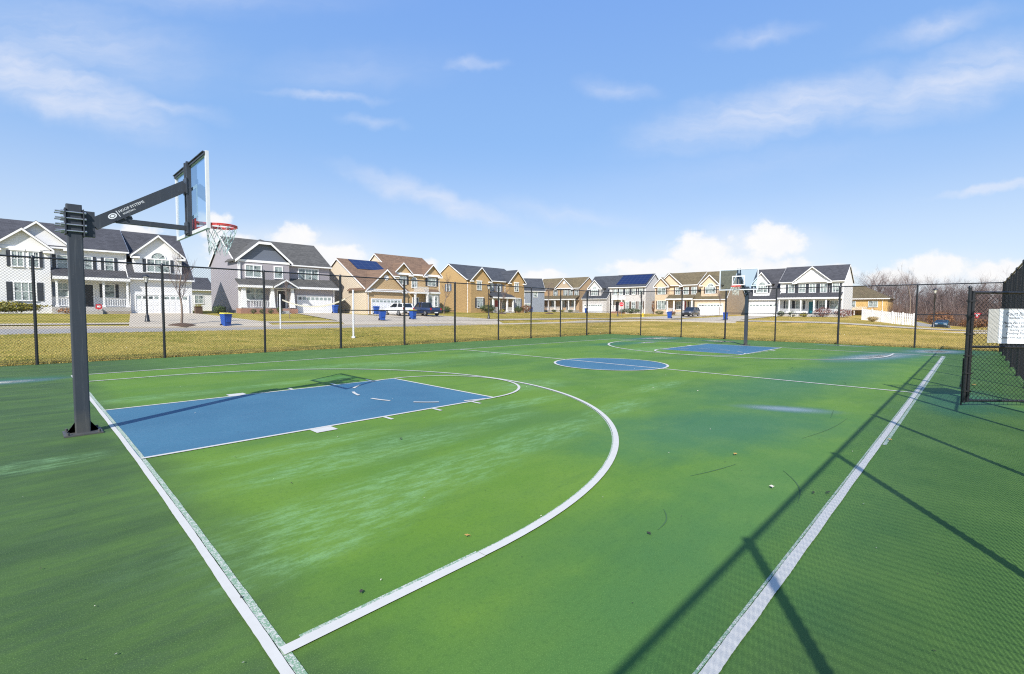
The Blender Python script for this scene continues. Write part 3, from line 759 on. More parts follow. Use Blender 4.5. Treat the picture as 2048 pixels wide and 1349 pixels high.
    def garage(s, x0, x1, z0, z1, y, panes=8):
        f = MB(); f.box(x0,x1,y-.04,y-.003,z0,z1); c = .11; W = (x1-x0); H = (z1-z0)/4
        for r in range(4):
            for k in range(panes):
                if r == 3: continue
                a = x0+W*k/panes; f.box(a+.06,a+W/panes-.06,y-.055,y-.041,z0+r*H+.07,z0+(r+1)*H-.07)
            if r: f.box(x0,x1,y-.048,y-.0405,z0+r*H-.012,z0+r*H+.012)
        f.box(x0-c,x0-.002,y-.08,y-.003,z0,z1+c); f.box(x1+.002,x1+c,y-.08,y-.003,z0,z1+c); f.box(x0,x1,y-.08,y-.003,z1+.002,z1+c)
        o = f.build('garage_door', M['white_trim'], s.root); p = MB()
        for k in range(panes):
            a = x0+W*k/panes; p.box(a+.07,a+W/panes-.07,y-.05,y-.041,z0+3*H+.16,z1-.12)
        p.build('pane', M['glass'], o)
    def door(s, x, z, w, h, y, mat, lights=True):
        d = MB(); d.box(x-w/2,x+w/2,y-.045,y-.003,z,z+h)
        for a in (-.25,.25):
            for zz, hh in ((.12,.34),(.55,.36)): d.box(x+a*w-w*.17,x+a*w+w*.17,y-.055,y-.046,z+zz*h,z+(zz+hh)*h)
        o = d.build('door', M[mat], s.root); k = MB(); k.tube((x+w*.38,y-.06,z+h*.46),(x+w*.38,y-.11,z+h*.46),.03,.03,8); k.build('handle', M['steel'], o)
        t = s.mb('trim','white_trim'); c = .12
        t.box(x-w/2-c,x-w/2-.002,y-.07,y-.004,z,z+h+c); t.box(x+w/2+.002,x+w/2+c,y-.07,y-.004,z,z+h+c); t.box(x-w/2,x+w/2,y-.07,y-.004,z+h+.002,z+h+c)
    def post(s, x, y, z0, z1, r=.11, taper=None, plinth=None):
        m_ = MB()
        if taper:
            b, t = taper
            m_.add([(x-b,y-b,z0),(x+b,y-b,z0),(x+b,y+b,z0),(x-b,y+b,z0),(x-t,y-t,z1),(x+t,y-t,z1),(x+t,y+t,z1),(x-t,y+t,z1)],
                   [(3,2,1,0),(4,5,6,7),(0,1,5,4),(1,2,6,5),(2,3,7,6),(3,0,4,7)])
            m_.box(x-b-.05,x+b+.05,y-b-.05,y+b+.05,z0-.06,z0-.002); m_.box(x-t-.06,x+t+.06,y-t-.06,y+t+.06,z1+.002,z1+.1)
        else:
            m_.box(x-r,x+r,y-r,y+r,z0,z1); m_.box(x-r-.05,x+r+.05,y-r-.05,y+r+.05,z0+.002,z0+.16); m_.box(x-r-.05,x+r+.05,y-r-.05,y+r+.05,z1-.14,z1-.004)
        m_.build('column', M['white_trim'], s.root)
    def rail(s, x0, x1, y, z0, h=.85):
        m_ = MB(); m_.box(x0,x1,y-.04,y+.04,z0+h-.06,z0+h); m_.box(x0,x1,y-.03,y+.03,z0+.08,z0+.14)
        n = max(2, int((x1-x0)/.16))
        for k in range(n+1):
            a = x0+(x1-x0)*k/n; m_.box(a-.022,a+.022,y-.022,y+.022,z0+.14,z0+h-.06)
        m_.build('railing', M['white_trim'], s.root)
    def spout(s, x, y, z0, z1):
        m_ = MB(); m_.box(x-.045,x+.045,y-.09,y-.004,z0,z1); m_.build('downspout', M['white_trim'], s.root)
    def solar(s, x0, x1, y0, y1, blk, lift=.20):
        bx0, by0, by1, ze, zr = blk; ym = (by0+by1)/2; sl = (zr-ze)/(ym-by0)
        f = lambda y: ze+(y-by0)*sl+lift
        m_ = MB(); m_.ext_x([(y0,f(y0)),(y1,f(y1)),(y1,f(y1)+.05),(y0,f(y0)+.05)], x0, x1)
        m_.build('solar_panel', M['solar'], s.root)
    def vent(s, x, z, y, r=.3):
        m_ = MB(); n = 16
        P = [(x+r*math.cos(2*math.pi*k/n), z+r*math.sin(2*math.pi*k/n)) for k in range(n)]
        m_.ext_y(P[::-1], y-.05, y-.003); P2 = [(x+(q[0]-x)*.6, z+(q[1]-z)*.6) for q in P]; m_.ext_y(P2[::-1], y-.075, y-.051)
        m_.build('gable_vent', M['white_trim'], s.root)
    def slab(s, part, mat, *b): s.mb(part, mat).box(*b)
    def done(s):
        names = {}
        for (part, mat), b in s.acc.items():
            o = b.build(part, M[mat], s.root)
            names.setdefault(part, []).append(o)
        return s.root
M['white_siding'] = siding('white_lap_siding', (.78,.78,.78)); M['mauve_siding'] = siding('mauve_grey_siding', (.35,.325,.345))
M['slate_shake'] = siding('blue_grey_shake', (.135,.155,.195), .22, .6); M['cream_siding'] = siding('cream_siding', (.62,.53,.40))
M['grey_siding'] = siding('pale_grey_siding', (.60,.575,.55)); M['peach_siding'] = siding('peach_siding', (.65,.50,.345)); M['tan_siding'] = siding('tan_side_siding', (.44,.34,.235))
M['yellow_siding'] = siding('yellow_orange_siding', (.68,.44,.16)); M['blue_grey_siding'] = siding('blue_grey_siding', (.22,.25,.30))
M['tan_brick'] = brick('tan_brick', (.52,.36,.185), (.44,.28,.125), (.56,.44,.28)); M['ochre_brick'] = brick('ochre_brick', (.46,.30,.125), (.37,.225,.085), (.48,.36,.20))
M['pink_brick'] = brick('buff_brick', (.48,.33,.185), (.40,.25,.13), (.52,.4,.26))
M['charcoal_roof'] = shingle('charcoal_shingles', (.055,.055,.062)); M['grey_roof'] = shingle('grey_shingles', (.085,.082,.075))
M['brown_roof'] = shingle('brown_shingles', (.17,.105,.065)); M['olive_roof'] = shingle('olive_brown_shingles', (.135,.105,.055)); M['slate_roof'] = shingle('slate_shingles', (.05,.055,.065))

# -- white house, far left
h = House('white_house', 'white two storey house with black shutters and twin garage doors at far left', (0,50,1.0), 0, 'white_siding', 'charcoal_roof')
h.gx(-14,6.5,0,9.5,-.4,6.1,8.55); h.gx(6.55,11.5,-1.3,10.8,-.4,3.7,8.5)
h.gy(-1.6,2.5,-.14,4.6,6.0,6.2,8.05); h.gy(-2.1,1.2,-.65,3.2,-.4,5.85,7.3,band=True)
h.gy(6.95,10.75,-.95,3.9,3.95,5.95,7.75)
h.win(-.78,4.2,.62,1.2,-.65,2,2,None,True); h.win(.18,4.2,.55,1.2,-.65,2,2,None,True)
h.win(-.4,1.35,1.25,1.45,-.65,3,2,'dark')
for u, sh in ((-1.28,1),(.62,1)):
    b = MB(); b.box(u-.13,u+.13,-.71,-.653,4.15,5.5); b.build('shutter', M['dark'], h.root)
h.win(2.0,4.1,.62,1.25,0,1,2,'dark',sw=.22); h.win(3.72,4.1,.5,1.25,0,1,2,'dark',sw=.2); h.win(5.22,4.1,.55,1.25,0,1,2,'dark',sw=.2)
h.win(1.95,1.75,.66,1.15,0,1,2,'slate',sw=.22); h.win(5.15,1.75,.7,1.15,0,1,2,'dark',sw=.22); h.door(3.72,.85,.55,2.0,0,'door_dark')
h.shed(1.25,6.5,-1.8,-.01,3.35,4.15)
h.slab('porch','porch_floor',1.22,6.5,-1.75,-.005,-.4,.8); h.slab('porch','porch_floor',3.2,4.4,-2.5,-1.755,-.4,.45); h.slab('porch','porch_floor',3.2,4.4,-2.1,-1.757,.455,.66)
for u in (1.5,3.0,4.6,6.3): h.post(u,-1.55,.8,3.2,.075)
h.rail(1.6,2.9,-1.55,.8,.78); h.rail(4.7,6.2,-1.55,.8,.78)
h.win(8.83,4.3,1.75,1.15,-.95,3,2,'dark',arch=True,sw=.24)
h.garage(6.95,8.75,-.1,2.0,-1.3,4); h.garage(9.1,11.1,-.1,2.0,-1.3,4)
h.spout(6.42,0,0,6.0); h.slab('foundation','stone',4.7,6.5,-1.86,-1.76,-.4,.45); h.slab('chimney_box','white_trim',-13,-12.5,3,3.5,8,9.3)
h.done()
# -- small garage seen between the first two houses
h = House('white_outbuilding', 'low white garage with dark roof in the gap between white and grey houses', (13.2,74,1.35), 0, 'white_siding', 'charcoal_roof')
h.gx(-1.5,6.5,0,7,-.4,3.2,5.0); h.win(2.0,1.2,1.0,1.1,0,2,2); h.win(4.6,1.2,1.0,1.1,0,2,2); h.done()
# -- grey craftsman
h = House('grey_house', 'mauve grey two storey house with tapered white porch columns and white garage door', (12,52,1.1), 0, 'mauve_siding', 'grey_roof')
h.gx(4.45,15.5,0,9.9,-.4,6.15,9.2)
h.gx(10.45,15.45,-1.55,-.02,-.4,3.15,3.3,.02,roof='grey_roof')
zc = 8.25  # clipped front gable
w = h.mb('wall','mauve_siding'); w.box(4.45,10.05,-.95,-.004,-.4,6.1)
h.mb('shingle_gable','slate_shake').ext_y([(4.5,6.1),(10.0,6.1),(7.85,zc),(6.65,zc)], -.90, 2.5)
r = h.mb('roof','grey_roof'); yf = -1.25; tt = .13
for poly in ([(4.1,6.02),(6.62,zc+.02),(6.62,zc+.02+tt),(4.1,6.02+tt)], [(10.4,6.02+tt),(7.88,zc+.02+tt),(7.88,zc+.02),(10.4,6.02)]): r.ext_y(poly, yf, 2.6)
r.add([(6.62,yf,zc+.02),(7.88,yf,zc+.02),(7.88,yf,zc+.02+tt),(6.62,yf,zc+.02+tt),(7.25,.3,8.85),(6.62,3.6,zc+.02+tt),(7.88,3.6,zc+.02+tt),(7.25,4.6,8.85)], [(0,1,2,3),(3,2,4),(3,4,7,5),(2,6,7,4)])
t = h.mb('trim','white_trim')
for poly in ([(4.1,5.86),(6.6,zc-.15),(6.6,zc+.13),(4.1,6.14)], [(10.4,6.14),(7.9,zc+.13),(7.9,zc-.15),(10.4,5.86)], [(6.6,zc-.15),(7.9,zc-.15),(7.9,zc+.13),(6.6,zc+.13)]): t.ext_y(poly, yf-.05, yf-.003)
t.box(4.40,10.1,-1.02,-.955,5.98,6.24); t.box(4.42,4.56,-1.0,-.951,.2,5.97)
h.win(6.05,4.35,1.55,1.25,-.95,2,2,casing=.13); h.win(8.8,4.35,.8,1.25,-.95,1,2,casing=.13); h.win(12.75,4.4,2.35,1.25,0,3,2,casing=.13)
h.win(6.15,1.75,1.75,1.25,-.95,2,2,casing=.13); h.door(9.1,.75,.85,2.05,-.95,'door_dark'); h.win(9.85,1.2,.22,1.5,-.95,1,3,casing=.05)
h.shed(4.1,10.5,-2.55,-.955,3.2,3.95); h.shed(10.2,15.75,-2.1,-.01,3.25,4.3)
h.gy(7.75,10.15,-2.75,-1.0,3.1,3.25,4.0,.2,wall='slate_shake',returns=False)
h.slab('porch','porch_floor',4.3,10.35,-2.4,-.956,.0,.72); h.slab('brick_base','red_brick',4.2,10.4,-2.5,-2.405,-.4,.70); h.slab('brick_base','red_brick',4.2,4.3,-2.404,-.956,-.4,.70)
for u in (4.6,7.6,9.85): h.post(u,-2.2,.85,3.02,taper=(.27,.16))
h.rail(4.95,7.25,-2.2,.74,.85); h.slab('steps','porch_floor',8.2,9.3,-3.3,-2.51,-.4,.2); h.slab('steps','porch_floor',8.2,9.3,-2.9,-2.512,.205,.46)
h.garage(10.75,14.95,-.2,2.25,-1.55,8); h.spout(4.62,-1.0,-.2,5.9); h.spout(15.3,-1.55,-.2,3.1)
h.win(-4.5,4.3,.8,1.2,4.45,1,2,side='L') if False else None
h.done()
# -- tan house with solar panels on its garage wing
h = House('tan_house', 'tan brick house with brown roofs, solar panels over the garage wing and white bay', (40,53,1.1), 0, 'tan_brick', 'brown_roof')
h.gx(-2.5,6.0,0,9.6,-.4,6.1,9.15,wall='cream_siding'); h.slab('brick_front','tan_brick',-2.52,6.02,-.12,-.004,-.4,6.08)
h.gx(-9.95,-3.9,-5.95,9.9,-.4,3.2,7.6,wall='cream_siding'); h.slab('garage_brick_front','tan_brick',-9.97,-3.88,-6.05,-5.955,-.4,3.12)
h.gx(-3.9,-2.55,-1.9,5.9,-.4,5.4,7.58,.02,wall='cream_siding')
h.gy(-9.95,-4.5,-6.1,-1.3,3.15,3.35,5.85,.3,wall='tan_brick',band=True); h.vent(-7.22,4.85,-6.1,.34)
h.mb('trim','white_trim').box(-9.9,-4.55,-6.25,-6.06,2.95,3.13)
h.gy(-2.35,.5,-.3,3,6.05,6.2,7.6,.3,band=True); h.gy(2.95,5.95,-.3,3,6.05,6.2,7.7,.3,band=True)
h.mb('trim','white_trim').box(.5,2.95,-.33,-.125,5.86,6.1)
h.win(-1.05,4.55,1.5,1.1,-.12,3,2,'dark'); h.win(4.5,4.5,1.45,1.15,-.12,2,2,'dark'); h.win(1.22,4.1,.85,.95,-.12,2,2,None,arch=True)
h.win(-1.3,1.2,1.3,1.4,-.12,2,2,'dark')
h.slab('portico','white_trim',.3,2.95,-1.5,-.125,3.15,3.4); h.rail(.35,2.9,-1.42,3.4,.75)
for u in (.55,2.75): h.post(u,-1.35,.35,3.14,.12)
h.door(1.45,.4,.95,2.1,-.12,'slate'); h.slab('porch','porch_floor',.2,3.0,-1.7,-.13,-.4,.33)
h.slab('bay','white_trim',3.2,5.35,-.75,-.125,-.3,3.35); h.shed(3.05,5.5,-.95,-.13,3.38,3.8); h.win(4.85,1.3,.5,1.5,-.75,1,2); h.win(3.8,1.3,.5,1.5,-.75,1,2)
h.garage(-9.3,-5.0,-.1,2.0,-6.05,8); h.spout(-9.85,-6.06,-.1,3.0); h.spout(5.9,-.13,0,5.8)
h.solar(-8.5,-4.15,-.9,1.75,(-9.95,-5.95,9.9,3.2,7.6)); h.done()
# -- ochre brick house
h = House('brick_house', 'ochre brick house with two dark roofed front gables and a hipped porch', (52,55,1.1), 0, 'ochre_brick', 'slate_roof')
h.gx(1.66,15.5,.3,9.7,-.4,6.2,8.95)
h.gy(2.0,6.5,-.6,4.0,-.4,6.15,8.2,.3); h.gy(11.4,15.6,-.6,4.0,-.4,6.2,8.3,.3)
h.win(3.85,4.35,.95,1.35,-.6,2,2,head=True); h.win(4.05,1.2,1.3,1.6,-.6,2,2,'dark',head=True)
h.win(7.55,4.3,.9,1.3,.3,2,2,'slate'); h.win(9.6,4.3,.9,1.3,.3,2,2,'slate'); h.win(13.4,4.4,1.0,1.45,-.6,2,2,head=True); h.win(13.8,1.3,1.2,1.6,-.6,2,2,'slate',head=True)
h.shed(6.0,11.9,-1.9,.28,3.05,4.0); h.slab('porch','porch_floor',6.2,11.7,-1.8,-.61,-.4,.5)
for u in (6.35,7.8,9.9,11.5): h.post(u,-1.6,.5,2.95,.14)
h.rail(6.5,7.6,-1.6,.5,.8); h.rail(10.1,11.35,-1.6,.5,.8)
h.door(9.0,.5,.95,2.1,.3,'red'); h.win(7.4,1.1,.9,1.5,.3,2,2); h.win(10.7,1.1,.9,1.5,.3,2,2)
h.spout(1.9,.29,-.1,5.9); h.spout(6.75,.29,3.9,5.9); h.spout(11.2,.29,3.9,5.9); h.spout(15.7,-.6,-.1,3)
h.win(-5.2,4.2,.85,1.2,1.66,1,2,'dark',side='L') if False else None
h.win(5.3,4.2,.9,1.2,1.66,1,2,'slate',side='L'); h.done()
h = House('brick_house', 'dark roofed house mostly hidden behind the ochre brick house', (57,76,1.3), 0, 'ochre_brick', 'slate_roof')
h.gx(-.5,8,0,8,-.4,6.1,9.6); h.win(1.5,4.2,.9,1.3,0,2,2); h.win(5,4.2,.9,1.3,0,2,2); h.done()
# -- blue grey house end seen in the corner
h = House('blue_grey_house', 'blue grey sided house with slate roof half hidden between brick and beige houses', (82,68.5,1.3), -40, 'blue_grey_siding', 'slate_roof')
h.gx(-3.5,5.5,0,9,-.4,5.3,8.3); h.gx(-5.6,-3.52,-1,6,-.4,2.8,4.6); h.win(3.4,3.8,.8,1.2,0,1,2); h.win(.2,3.8,.8,1.2,0,1,2); h.win(1.5,1.0,1.6,1.2,0,2,2); h.done()
# -- beige brick house
h = House('beige_house', 'beige brick house with olive brown roof, long white railed porch and open garage', (98,70,1.3), -87, 'pink_brick', 'olive_roof')
h.gx(-8.2,6.35,0,8.8,-.5,6.5,9.3); h.gy(-8.75,-4.35,-1.0,4.2,-.5,6.45,8.35,.3,wall='tan_brick'); h.gy(-.85,4.55,-.25,4.0,6.4,6.5,8.9,.3,wall='tan_siding',band=True)
h.win(-6.5,4.6,1.75,1.5,-1.0,2,2,'brown_shut',sw=.3)
for u in (-1.05,2.2,3.75,5.55): h.win(u,4.5,1.05,1.4,0,2,2,'brown_shut',sw=.22)
h.mb('trim','white_trim').box(-8.8,-4.3,-1.2,-1.004,3.1,3.35)
h.garage(-8.4,-4.75,-.1,2.4,-1.0,6); h.vent(1.87,7.85,-.25,.35)
h.shed(-4.3,6.5,-2.0,-.01,3.5,4.45,roof='olive_roof'); h.slab('porch','porch_floor',-4.2,6.4,-1.95,-.01,-.5,.75)
for u in (-4.0,-2.0,.1,2.2,4.3,6.2): h.post(u,-1.75,.75,3.35,.12)
for a, b in ((-3.85,-2.15),(-1.85,-.05),(.25,2.05),(4.45,6.05)): h.rail(a,b,-1.75,.75,.85)
h.win(-1.6,1.6,1.0,1.6,0,2,2,'brown_shut',sw=.2); h.win(1.4,1.6,1.0,1.6,0,2,2,'brown_shut',sw=.2); h.door(3.0,.8,.95,2.3,0,'door_dark'); h.win(4.7,1.6,1.0,1.6,0,2,2,'brown_shut',sw=.2)
h.done()
# -- pale grey house with big solar array
h = House('pale_grey_house', 'pale grey house with a large solar array covering half its roof', (94,48.6,1.3), -87, 'grey_siding', 'slate_roof')
h.gx(-3.25,5.6,0,8.8,-.5,6.05,8.9); h.gx(-9.75,-3.28,-1.2,10.0,-.5,3.6,8.85); h.gy(-8.25,-4.95,-.85,4.4,3.9,6.05,7.7,.3)
h.win(-6.7,4.25,1.7,1.3,-.85,3,2,'dark',arch=True,sw=.25); h.garage(-9.3,-4.45,-.1,2.1,-1.2,8)
for u in (-1.7,-.3,1.25,2.8,4.55): h.win(u,4.3,.78,1.25,0,2,2,'dark',sw=.26)
for u in (1.25,2.8,4.55): h.win(u,1.1,.82,1.6,0,2,2,'brown_shut',sw=.27)
h.win(-2.35,1.05,.6,1.7,0,2,2); h.door(-1.2,.55,.8,2.2,0,'door_dark')
h.slab('portico','white_trim',-2.05,.65,-1.3,-.005,3.1,3.3); h.rail(-2.0,.6,-1.2,3.3,.9)
for u in (-1.85,.45): h.post(u,-1.1,.5,3.09,.1)
h.slab('porch','red_brick',-2.2,.8,-1.5,-.005,-.5,.48); h.spout(5.5,0,0,5.9); h.spout(-3.1,0,0,5.9)
h.solar(-1.9,5.35,.55,4.0,(0,0,8.8,6.05,8.9)); h.done()
# -- peach house
h = House('peach_house', 'peach sided house with brown shutters, olive roof and a dark car outside', (92,30.7,1.25), -89, 'peach_siding', 'olive_roof')
h.gx(-8.1,-.02,0,9,-.5,6.0,8.6); h.gx(0,5.9,-1.0,10,-.5,3.2,8.55,wall='tan_siding'); h.slab('garage_front','peach_siding',.02,5.88,-1.07,-1.004,-.5,3.1)
h.gy(1.1,4.35,-.75,4.2,3.5,6.0,7.6,.3); h.gy(-8.4,-5.6,-.9,3,-.5,6.0,7.45,.3); h.gy(-8.0,-3.0,-.3,4.3,5.95,6.05,8.3,.3)
h.win(-6.9,4.2,1.6,1.25,-.9,2,2,'brown_shut',sw=.3); h.win(-6.9,1.15,1.7,1.6,-.9,2,2,'brown_shut',sw=.2)
for u in (-3.9,-2.2,-.55): h.win(u,4.15,.9,1.3,0,2,2,'brown_shut',sw=.25)
h.win(2.9,4.2,1.75,1.1,-.75,3,2,'brown_shut',arch=True,sw=.25)
h.shed(-5.6,-.05,-1.9,-.01,3.1,3.95); h.slab('porch','porch_floor',-5.55,-.05,-1.85,-.01,-.5,.5)
for u in (-5.3,-3.9,-1.95,-.3): h.post(u,-1.6,.5,2.95,.12)
h.rail(-5.15,-4.05,-1.6,.5,.8); h.door(-2.5,.5,.8,2.2,0,'red'); h.win(-3.6,1.1,.8,1.5,0,2,2,'dark',sw=.2); h.win(-1.0,1.1,.8,1.5,0,2,2,'dark',sw=.2)
h.garage(.75,5.35,-.1,2.05,-1.07,8); h.spout(5.95,-1.0,-.1,3.1); h.done()
# -- white house with teal door
h = House('white_house', 'white house with pedimented charcoal roof, full width porch and teal front door', (92,16.5,1.25), -90, 'white_siding', 'charcoal_roof')
h.gx(.55,9.8,0,8.0,-.5,5.9,8.55); h.gx(-4.4,.52,-1.0,9.0,-.5,3.1,8.4); h.gy(-3.65,-.95,-.75,4.0,3.5,5.9,7.6,.3); h.gy(2.8,7.95,-.25,4,5.8,5.95,8.2,.3,band=True)
h.win(-2.2,4.1,1.75,1.15,-.75,3,2,'dark',arch=True,sw=.25)
for u in (2.27,3.9,5.43,7.04,8.72): h.win(u,4.0,.85,1.35,0,2,2,'dark',sw=.27)
h.shed(.7,9.75,-2.0,-.01,3.0,3.85); h.slab('porch','porch_floor',.8,9.7,-1.95,-.01,-.5,.4)
for u in (.95,2.5,4.2,6.1,7.8,9.55): h.post(u,-1.75,.4,2.85,.1)
for a, b in ((1.1,2.4),(2.6,4.1),(6.2,7.7),(7.9,9.4)): h.rail(a,b,-1.75,.4,.8)
h.door(5.43,.45,.85,2.0,0,'teal'); h.win(1.95,1.2,.8,1.35,0,2,2,'dark',sw=.25); h.win(3.55,1.2,1.0,1.35,0,2,2,'dark',sw=.25); h.win(6.95,1.2,.95,1.35,0,2,2,'dark',sw=.25); h.win(8.6,1.2,1.1,1.35,0,2,2,'dark',sw=.25)
h.garage(-4.15,.3,-.1,2.05,-1.0,8); h.vent(5.35,7.3,-.25,.3); h.slab('steps','porch_floor',4.8,6.0,-2.6,-1.96,-.5,.12); h.spout(9.7,0,0,5.8); h.done()
# -- yellow house beyond
h = House('yellow_house', 'yellow house with hipped tan roof standing behind the white vinyl fence', (120,10,1.0), -90, 'yellow_siding', 'olive_roof')
h.hip(-5,6.1,0,9,-1.5,3.7,6.5,.4,4.4); h.win(3.75,2.15,1.45,1.1,0,2,2); h.win(.2,2.15,1.2,1.1,0,2,2)
h.slab('deck','brown_shut',-1.5,3.2,-2.4,-.01,1.35,1.5); h.rail(-1.4,3.1,-2.35,1.5,.6)
for u in (-1.2,1.0,3.0): h.post(u,-2.2,-1.3,1.34,.08)
h.spout(5.3,-.0,-1,3.6); h.done()

# ------------------------------------------------------------------ street things
def wheelie_bin(label, x, y, rz, lid, first=[None]):
    root = thing('wheelie_bin', label, 'bin', (x,y,Z(x,y)+.035), rz, 'blue wheeled bins by the drives')
    mb = MB(); b, t = .22, .29
    mb.add([(-b,-b,.06),(b,-b,.06),(b,b,.06),(-b,b,.06),(-t,-t,.92),(t,-t,.92),(t,t,.92),(-t,t,.92)],[(3,2,1,0),(4,5,6,7),(0,1,5,4),(1,2,6,5),(2,3,7,6),(3,0,4,7)])
    mb.box(-t-.03,t+.03,-t-.03,t+.03,.90,.955); mb.box(-.16,.16,-t-.005,-t+.05,.35,.62); mb.build('body', M['bin_blue'], root)
    mb = MB(); mb.add([(-.33,-.34,.958),(.33,-.34,.958),(.33,.30,.958),(-.33,.30,.958),(-.29,-.30,1.02),(.29,-.30,1.02),(.29,.28,1.06),(-.29,.28,1.06)],[(3,2,1,0),(4,5,6,7),(0,1,5,4),(1,2,6,5),(2,3,7,6),(3,0,4,7)])
    mb.build('lid', M[lid], root)
    mb = MB(); mb.tube((-.25,.35,.98),(.25,.35,.98),.018,.018,8); mb.box(-.25,-.22,.28,.36,.96,.995); mb.box(.22,.25,.28,.36,.96,.995); mb.build('handle', M['bin_blue'], root)
    for s in (-1,1):
        mb = MB(); mb.tube((s*.235,.2,.11),(s*.295,.2,.11),.11,.11,14); mb.build('wheel', M['rubber'], root)
    return root
wheelie_bin('blue wheelie bin with yellow lid on the pavement before the grey house', 10.0,31.9, .3, 'bin_yellow')
wheelie_bin('blue wheelie bin with blue lid beside the grey house garage door', 27.2,49.9, 0, 'bin_blue')
wheelie_bin('blue wheelie bin against the tan house garage door, left of the white car', 30.9,46.2, 0, 'bin_blue')
wheelie_bin('blue wheelie bin with yellow lid by the drive in front of the white car', 24.3,33.7, -.2, 'bin_yellow')
wheelie_bin('blue wheelie bin with yellow lid by the kerb below the dark pickup', 28.8,35.0, .2, 'bin_yellow')
wheelie_bin('blue wheelie bin beside the ochre brick house corner, near the beige garage', 75.2,59.3, .4, 'bin_blue')
wheelie_bin('blue wheelie bin left of the pale grey house garage', 83,50.6, -1.2, 'bin_blue')
wheelie_bin('blue wheelie bin at the kerb left of the dark parked car', 68.6,24.95, -1.5, 'bin_blue')
wheelie_bin('blue wheelie bin at the kerb right of the peach house drive', 68.0,16.4, -1.4, 'bin_blue')

M['lamp_glass'] = plain('frosted_lantern_glass', (.62,.62,.56), .25, .05)
def lamp(label, x, y, h):
    root = thing('street_lamp', label, 'street lamp', (x,y,Z(x,y)), 0, 'black street lamps')
    mb = MB(); mb.lathe([(.17,-.1),(.17,.12),(.14,.16),(.12,.45),(.085,.55),(.065,.62),(.055,h-.72),(.075,h-.70),(.05,h-.66)],0,0,12); mb.build('post', M['black_metal'], root)
    mb = MB(); mb.lathe([(.08,h-.66),(.12,h-.62),(.10,h-.60)],0,0,8,False); mb.lathe([(.24,h-.22),(.20,h-.14),(.08,h-.05),(.035,h-.03),(.02,h)],0,0,8,False)
    for k in range(4):
        t = math.pi/4+k*math.pi/2; mb.tube((.10*math.cos(t),.10*math.sin(t),h-.61),(.20*math.cos(t),.20*math.sin(t),h-.21),.012,.012,5)
    mb.build('lantern', M['black_metal'], root)
    mb = MB(); mb.lathe([(.09,h-.60),(.185,h-.225)],0,0,8,False); mb.build('lantern_glass', M['lamp_glass'], root)
lamp('black street lamp in front of the white house garage doors', 5.67,34.8, 3.5)
lamp('black street lamp in front of the ochre brick house porch', 40.3,35.3, 4.3)
lamp('black street lamp before the pale grey house portico, beside the stop sign', 74.8,37.9, 4.5)
lamp('black street lamp standing against the bare woods by the blue car', 73.5,-5.25, 4.55)

st = thing('stop_sign', 'red octagonal STOP sign on a steel post before the pale grey house', 'sign', (77.2,38.6,Z(77.2,38.6)), RD(-46))
mb = MB(); mb.box(-.03,.03,-.02,.02,-.1,2.55); mb.build('post', M['steel'], st)
def octo(r): return [(r*math.cos(RD(22.5+45*k)), 2.15+r*math.sin(RD(22.5+45*k))) for k in range(8)][::-1]
mb = MB(); mb.ext_y(octo(.46), -.035, -.025); mb.build('rim', M['white_metal'], st)
mb = MB(); mb.ext_y(octo(.425), -.040, -.036); mb.build('panel', M['sign_red'], st)
text('lettering', 'STOP', .30, M['letter_white'], st, (0,-.0425,2.045), (RD(90),0,0))
rs = thing('stop_sign', 'small distant red and white sign seen through the gate mesh', 'sign', (118,-9.0,-.5), RD(-82))
mb = MB(); mb.box(-.04,.04,-.03,.03,-.3,2.6); mb.build('post', M['steel'], rs)
mb = MB(); mb.ext_y([(-.62,2.5),(.62,2.5),(0,1.45)], -.045, -.035); mb.build('panel', M['sign_red'], rs)
mb = MB(); mb.ext_y([(-.32,2.34),(.32,2.34),(0,1.8)], -.052, -.046); mb.build('panel_centre', M['white_metal'], rs)
ys_ = thing('yard_sign', 'small red yard sign on the white house lawn by the porch steps', 'sign', (4.05,46.6,Z(4.05,46.6)))
mb = MB(); mb.tube((0,0,-.1),(0,0,.75),.015,.015,6); mb.build('stake', M['steel'], ys_)
mb = MB(); mb.ext_y([(-.24,.55),(-.18,.9),(.18,.9),(.24,.55),(0,.42)][::-1] , -.03,-.016); mb.build('panel', M['sign_red'], ys_)
mb = MB(); mb.ext_y([(-.12,.62),(-.12,.78),(.12,.78),(.12,.62)], -.036,-.031); mb.build('panel_centre', M['white_metal'], ys_)
hy = thing('fire_hydrant', 'yellow fire hydrant on the grass verge before the pale grey house', 'hydrant', (72.3,31.5,Z(72.3,31.5)))
mb = MB(); mb.lathe([(.17,0),(.17,.06),(.12,.08),(.12,.5),(.15,.52),(.15,.56),(.12,.6),(.06,.7),(.03,.72),(.03,.78)],0,0,12)
mb.build('body', M['yellow'], hy)
for s in (-1,1):
    mb = MB(); mb.tube((0,s*.1,.42),(0,s*.2,.42),.055,.055,10); mb.build('side_outlet', M['yellow'], hy)
mb = MB(); mb.tube((-.1,0,.40),(-.22,0,.40),.075,.075,10); mb.build('front_outlet', M['yellow'], hy)

